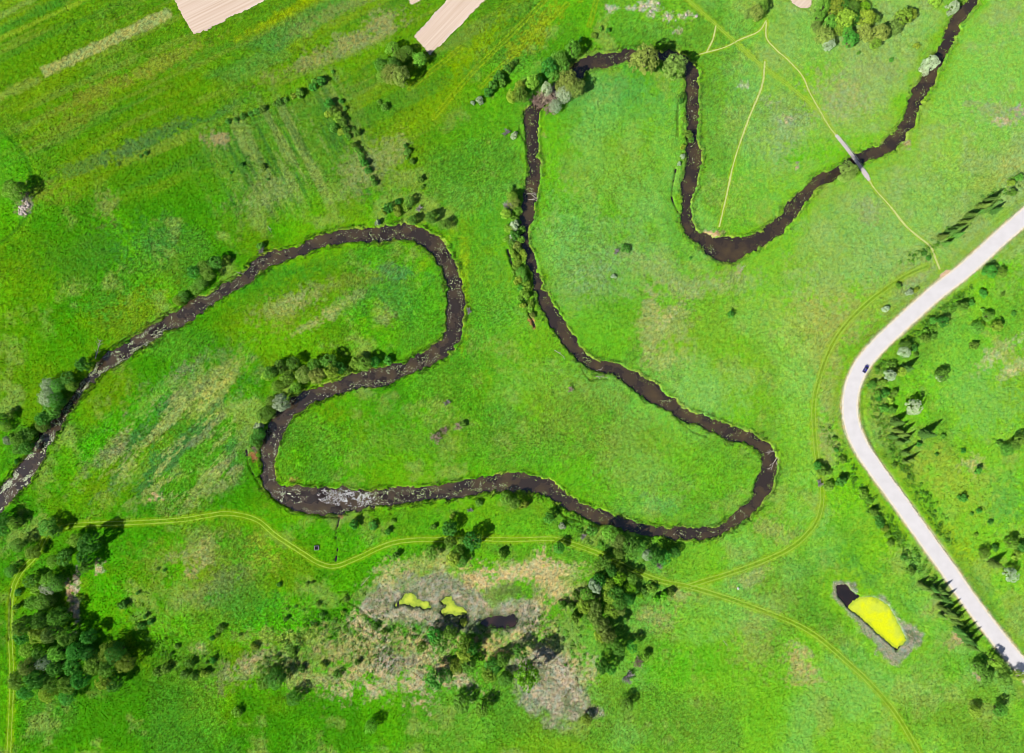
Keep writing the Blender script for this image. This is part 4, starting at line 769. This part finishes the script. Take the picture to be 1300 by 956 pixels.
grove('in the bottom right corner', 'trees in the bottom right corner', [(1249,847,8.6),(1265,840,8.4,'mid'),(1275,846,7),(1260,858,9.4),(1281,861,8.4),(1294,858,7.4,'mid')])
grove('east of the lower road', 'trees east of the lower road', [(1270,714,8,'spruce'),(1255,701,7),(1265,694,4.4),(1289,688,8),(1299,692,6),(1291,705,6.4,'mid'),(1286,731,9,'silver'),(1259,662,3),(1240,680,3,'mid'),(1225,631,5),(1245,648,3.2),(1235,652,2.4),(1244,596,4.4)], end='top')
grove('in the thicket inside the road curve', 'trees of the thicket inside the road curve', [(1154,437,7.4),(1161,439,6),(1149,447,7.4,'silver'),(1164,449,3.2),(1156,465,8,'spruce'),(1134,462,5.4),(1137,469,6),(1146,472,6.6,'mid'),(1130,477,8,'silver'),(1115,467,3.2),(1110,487,5.4),(1125,498,5),(1136,498,5.2),(1114,500,4.2,'mid'),(1117,505,3.2),(1125,517,5),(1134,519,5.2),(1120,485,5,'mid'),(1130,508,4.6,'mid')], end='top')
grove('below the round silvery tree', 'spruces below the silver tree inside the road curve', [(1145,533,8),(1144,545,6),(1151,549,6.6),(1139,552,6),(1154,557,6),(1147,560,5.2),(1155,574,5.4),(1161,582,4.4),(1153,585,4.2)], 'spruce', 'top')
o = plant(1163, 517, 10, 'silver', 1.1); o['label'] = 'round silvery pale tree with a dark shadow inside the road curve'
o = plant(1184, 548, 8.6, 'spruce'); o['label'] = 'large lone dark spruce in the meadow below right of the silvery pale tree'
o = plant(1199, 474, 8, 'dark'); o['label'] = 'lone dark green tree in the meadow above right of the silvery pale tree'
grove('in the open meadow far right', 'bushes in the open meadow east of the curve', [(1193,480,4.4,'silver'),(1199,553,3.4),(1168,563,3),(1225,571,3.2),(1191,576,2.4),(1270,562,3.4),(1284,569,8),(1293,563,7.4),(1298,557,8),(1137,590,3.4)])
grove('east of the upper road', 'trees east of the upper road', [(1224,386,6.4),(1234,383,4.4),(1259,399,7),(1248,394,3.4,'mid'),(1246,414,8),(1267,414,7,'mid'),(1240,437,5.6),(1187,405,4.6),(1201,406,7),(1175,420,3.4,'mid'),(1178,428,6.6),(1186,426,5.4),(1262,342,8),(1273,346,6.6,'mid'),(1251,371,5.4),(1275,373,2.4),(1289,397,3),(1196,410,5,'mid')], end='top')
grove('in the row above the upper road', 'spruces in the row northwest of the upper road', [(1263,251,7.4),(1253,259,7.4),(1269,264,6),(1238,271,7.4),(1246,266,6),(1229,280,7),(1221,287,6.6),(1211,292,6.6),(1221,295,6),(1201,298,6),(1206,307,5),(1258,262,6),(1232,275,5.5),(1215,288,5)], 'spruce', 'right')
grove('above the right spruce row', 'bushes at the right edge above the spruce row', [(1285,232,4.6,'mid'),(1287,243,4.6),(1297,223,4.6)], end='top')
grove('near the footpath junction', 'bushes left of the road near the junction', [(1175,321,3.4),(1181,326,3.4),(1142,362,4),(1155,371,4.6,'silver'),(1125,392,4.6,'silver'),(1163,368,3.4,'mid')])

# ------------------------------------------------------------------ footbridge
def plank_mat(): return mat('weathered_planks', lin((232,222,220))/K, .9, noise=(3, .8, 1.1))
PLK = plank_mat(); DKW = mat('old_timber', (.12,.10,.085), .9, noise=(3, .7, 1.2))
ax, ay = W(1061, 171.5); bx, by = W(1103.5, 229); L = math.hypot(bx-ax, by-ay); ang = math.atan2(by-ay, bx-ax)
br = empty('footbridge', ((ax+bx)/2, (ay+by)/2, .0), ang); tag(br, 'narrow grey plank footbridge crossing the river beside the round olive tree', 'footbridge')
m_ = MB(); n = int(L/.24)
def dz_(t): return .15+.85*math.sin(math.pi*min(1, max(0, t)))**.6
for i in range(n):
    t = (i+.5)/n; x = -L/2+L*t; wd = 1.75+.5*max(0, 1-t*6)*0+rnd.uniform(-.04, .04)+(.7 if .80 < t < .93 else 0)
    m_.box((x, rnd.uniform(-.03, .03), dz_(t)), (.215, wd, .05))
m_.build('deck', PLK, br)
for s in (-1, 1):
    b = MB(); b.tube([(-L/2+L*t, s*.6, dz_(t)-.14) for t in np.linspace(0.02, .98, 12)], [.09]*12, 5); b.build('beam', DKW, br)
    b = MB(); b.tube([(-L/2+L*t, s*.86, dz_(t)+.95) for t in np.linspace(.2, .78, 10)], [.045]*10, 5)
    for t in np.linspace(.2, .78, 9): b.box((-L/2+L*t, s*.86, dz_(t)+.45), (.08, .08, 1.0))
    b.build('railing', PLK, br)
for t in (.15, .35, .5, .65, .8):
    for s in (-.55, .55):
        b = MB(); b.tube([(-L/2+L*t, s, -2.2), (-L/2+L*t, s, dz_(t)-.1)], [.11, .1], 7); b.build('post', DKW, br)

# ------------------------------------------------------------------ car
CB = mat('dark_blue_car_paint', (.020,.016,.11), .25, spec=.6); GL = mat('tinted_car_glass', (.012,.013,.016), .08, spec=.6); RB = mat('tyre_rubber', (.02,.02,.02), .8)
AL = mat('alloy_rim', (.5,.5,.52), .3, spec=.5, metal=.8); HL = mat('headlight_glass', (.75,.75,.72), .15, spec=.6); TL = mat('tail_light_glass', (.35,.01,.01), .2, spec=.5)
CRF = mat('silver_car_roof', (.30,.29,.36), .3, spec=.5)
cx, cy = W(1098.3, 468.5); tx, ty = W(1104, 458.5); ca = math.atan2(ty-cy, tx-cx)
car = empty('parked_car', (cx, cy, .07), ca); car.name = 'car'; tag(car, 'small dark blue hatchback driving up the right side of the pale road', 'car')
def loft(secs, n_close=True):
    """secs: list of (x, [(y,z)...]) same counts; closed loops"""
    V = []; Fq = []; k = len(secs[0][1])
    for x, loop in secs: V += [(x, y, z) for y, z in loop]
    for i in range(len(secs)-1):
        for j in range(k): Fq.append((i*k+j, i*k+(j+1) % k, (i+1)*k+(j+1) % k, (i+1)*k+j))
    Fq.append(tuple(range(k))[::-1]); Fq.append(tuple((len(secs)-1)*k+j for j in range(k))); return V, Fq
def ring(hw, z0, z1, tum=.9): return [(-hw*.9, z0), (hw*.9, z0), (hw, z0+.15), (hw, z0+(z1-z0)*.6), (hw*tum, z1), (0, z1+.03), (-hw*tum, z1), (-hw, z0+(z1-z0)*.6), (-hw, z0+.15)]
V, Fq = loft([(-2.1, ring(.66, .38, .72)), (-2.02, ring(.80, .25, .90)), (-1.6, ring(.88, .22, .98)), (-.6, ring(.90, .22, .97)), (.5, ring(.90, .22, .95)), (1.1, ring(.89, .22, .90)), (1.75, ring(.84, .24, .80)), (2.05, ring(.72, .28, .66)), (2.12, ring(.58, .36, .56))])
mesh_obj('body', V, Fq, CB, car, smooth=False)
V, Fq = loft([(-1.95, ring(.66, .86, .96, .95)), (-1.62, ring(.74, .88, 1.38, .80)), (-1.3, ring(.76, .9, 1.44, .80)), (.1, ring(.76, .9, 1.45, .80)), (.45, ring(.76, .88, 1.36, .80)), (1.15, ring(.72, .84, .92, .95))])
mesh_obj('cabin_glass', V, Fq, GL, car, smooth=False)
b = MB(); b.box((-.62, 0, 1.475), (1.55, 1.14, .045), taper=.94); b.build('roof', CB, car)
b = MB()
for s in (-1, 1): b.tube([(-1.3, s*.56, 1.50), (.1, s*.56, 1.51)], [.022, .022], 5)
b.build('roof_rail', AL, car)
for sx_ in (-1.3, 1.3):
    for s in (-1, 1):
        b = MB(); b.cyl_x((sx_, s*.80, .31), .32, .22); wh = b.build('wheel', RB, car); b = MB(); b.cyl_x((sx_, s*.905, .31), .20, .03); b.build('rim', AL, wh)
for s in (-1, 1):
    b = MB(); b.box((2.02, s*.58, .63), (.16, .26, .12)); b.build('headlight', HL, car)
    b = MB(); b.box((-2.05, s*.66, .78), (.09, .18, .22)); b.build('tail_light', TL, car)
    b = MB(); b.box((.62, s*.96, .98), (.12, .18, .12), taper=.8); b.build('wing_mirror', CB, car)
b = MB(); b.box((-2.12, 0, .48), (.02, .5, .11)); b.build('number_plate', HL, car)

# ------------------------------------------------------------------ fallen trees, drift wood, stones
def dead(name, px, py, dirdeg, length, label, cat, seed, z=None, forks=5, spread=.5, m='palewood', rad=.16, twig=True, forkspan=(.35, .95)):
    r = random.Random(seed); x, y = W(px, py); a0 = R(dirdeg); base_z = gz(x, y) if z is None else z
    o = empty(name, (x, y, base_z+.12), a0); tag(o, label, cat)
    b = MB(); pts = []; yy = 0
    for i in range(6):
        t = i/5; yy += r.uniform(-.04, .04)*length; pts.append((length*t, yy, .25*math.sin(3*t)))
    b.tube(pts, [rad*(1-.7*i/5) for i in range(6)], 7); b.build('log', M[m], o)
    for k in range(forks):
        t = r.uniform(*forkspan); p = Vector(pts[min(4, int(t*5))]); s = 1 if k % 2 else -1; b = MB(); ln = length*r.uniform(.18, .36)
        e = p+Vector((ln*.8, s*ln*spread, .25)); mid_ = (p+e)/2+Vector((0, s*.15*ln, .15)); b.tube([p, mid_, e], [rad*.5, rad*.35, rad*.12], 5)
        if twig:
            for q in range(3): b.tube([mid_, mid_+Vector((ln*.3, s*ln*r.uniform(-.3, .5), .1))], [rad*.25, rad*.08], 4)
        b.build('branch', M[m], o)
    return o
W_ = WATER+.15
dead('fallen_tree', 987, 572, 192, 6.2, 'bleached dead tree lying across the narrows at the right tip of the meadow tongue', 'dead tree', 1, W_, 5, .4, rad=.22)
dead('fallen_tree', 987.5, 575, 247, 9.5, 'forked white dead tree lying in the water along the right tip bend', 'dead tree', 2, W_, 7, .55, rad=.24)
dead('fallen_tree', 121, 455, 74, 10, 'pale dead tree lying on the grass above the far left reach', 'dead tree', 3, None, 6, -.6, rad=.22)
dead('driftwood', 704, 444, -28, 6.5, 'thin pale log on the bank where the side channel meets the river', 'driftwood', 4, None, 3, .3, rad=.16)
dead('driftwood', 756, 478, -12, 6.5, 'pale drift log beside the muddy side channel in the centre', 'driftwood', 5, None, 4, .4)
dead('driftwood', 757, 471, 20, 3.6, 'short broken log above the long drift log in the centre', 'driftwood', 6, None, 3, .5, rad=.13)
dead('driftwood', 939, 345, 62, 5, 'pale dead branch on the bank below the wide river pool', 'driftwood', 7, None, 4, .5, rad=.13)
dead('driftwood', 918, 813, -50, 3.6, 'short white stick lying in the meadow right of the tall wood', 'driftwood', 8, None, 2, .3, rad=.12)
dead('driftwood', 458, 744, 52, 7, 'thin straight pole lying in the grass left of the marsh', 'pole', 9, None, 1, .1, rad=.12, twig=False)
dead('driftwood', 340, 287, -55, 4, 'thin dead branch in the grass above the left loop', 'driftwood', 12, None, 5, .5, rad=.1)
dead('driftwood', 300, 345, -20, 4.2, 'curled dead branch between riverside row and left loop', 'driftwood', 13, None, 4, .5, rad=.12)
for i, (px, py, a, lab) in enumerate(((669, 246, -8, 'upper pale log of the beaver dam across the narrow river'), (671, 253, -4, 'lower white log of the beaver dam across the narrow river'), (676, 248, -40, 'slanting log tying the beaver dam to its right bank'))):
    dead('dam_log', px, py, a, 4.6, lab, 'log', 20+i, W_+.1*i, 4, .4, rad=.22)['group'] = 'logs of the beaver dam'
def stone(px, py, s, label, seed, m, group=None, name='boulder'):
    r = np.random.default_rng(seed); import bmesh
    bm = bmesh.new(); bmesh.ops.create_icosphere(bm, subdivisions=2, radius=1)
    for v in bm.verts: v.co *= .78+.35*float(vnoise(np.array([v.co.x*1.4+9+seed]), np.array([v.co.y*1.4+v.co.z+9]), 900)[0])
    me = bpy.data.meshes.new(name); bm.to_mesh(me); bm.free(); me.materials.append(m); o = bpy.data.objects.new(name, me); C.objects.link(o)
    x, y = W(px, py); o.location = (x, y, gz(x, y)+s*.25); o.scale = (s, s*.85, s*.6); o.rotation_euler = (0, 0, seed); tag(o, label, 'boulder' if name == 'boulder' else 'stone', group); return o
STN = mat('pale_limestone', lin((214,200,188))/K, .9, noise=(2, .8, 1.1)); WHT = mat('white_stone', lin((238,244,232))/K, .85, noise=(2, .9, 1.05))
stone(937, 747, .75, 'white boulder in the grass between the two forking tracks', 2, WHT)
for i, px in enumerate(sorted(30+rnd.uniform(-6, 7) for _ in range(26))):
    py = 263+rnd.uniform(-9, 9)
    stone(px, py, rnd.uniform(.5, 1.0), ORD[i].replace('twenty-','twenty ')+' pale stone from the left in the rubble heap at the left edge', 30+i, STN, 'stones of the rubble heap', 'stone')
for i, (px, py, lab) in enumerate(((817,8,'leftmost pale boulder of the stony patch at the top edge'),(826,15,'pale boulder at the lower edge of the top stony patch'),(836,4,'topmost pale boulder of the stony patch at the top edge'),(847,20,'larger pale boulder right of the top stony patch'),(871,19,'pale boulder beside the upper left footpath'),(884,21,'pale boulder nearest the fork of the upper footpath'))):
    stone(px, py, .8, lab, 70+i, STN, 'pale boulders at the top edge')
# square well
CON = mat('grey_concrete', lin((176,172,176))/K, .9, noise=(3, .8, 1.1)); BLK = mat('well_shade_black', (.006,.006,.006), .9)
x, y = W(402, 695.5); wl = empty('well', (x, y, gz(x, y)), .05); tag(wl, 'small square concrete well with inner shade painted black, above the bend of the track', 'well')
b = MB(); s_ = 1.0
for p, d in (((s_, 0, .3), (.22, 2.22, .75)), ((-s_, 0, .3), (.22, 2.22, .75)), ((0, s_, .3), (1.776, .22, .747)), ((0, -s_, .3), (1.776, .22, .747))): b.box(p, d)
b.build('rim', CON, wl); b = MB(); b.box((0, 0, .2), (1.77, 1.77, .1)); b.build('shaft_shade', BLK, wl)  # shallow near-black slab: the shade inside the well, put in as colour
for o in bpy.data.objects:
    if len(o.get('label','').replace('-',' ').split()) > 16: print('LONG', o['label'])
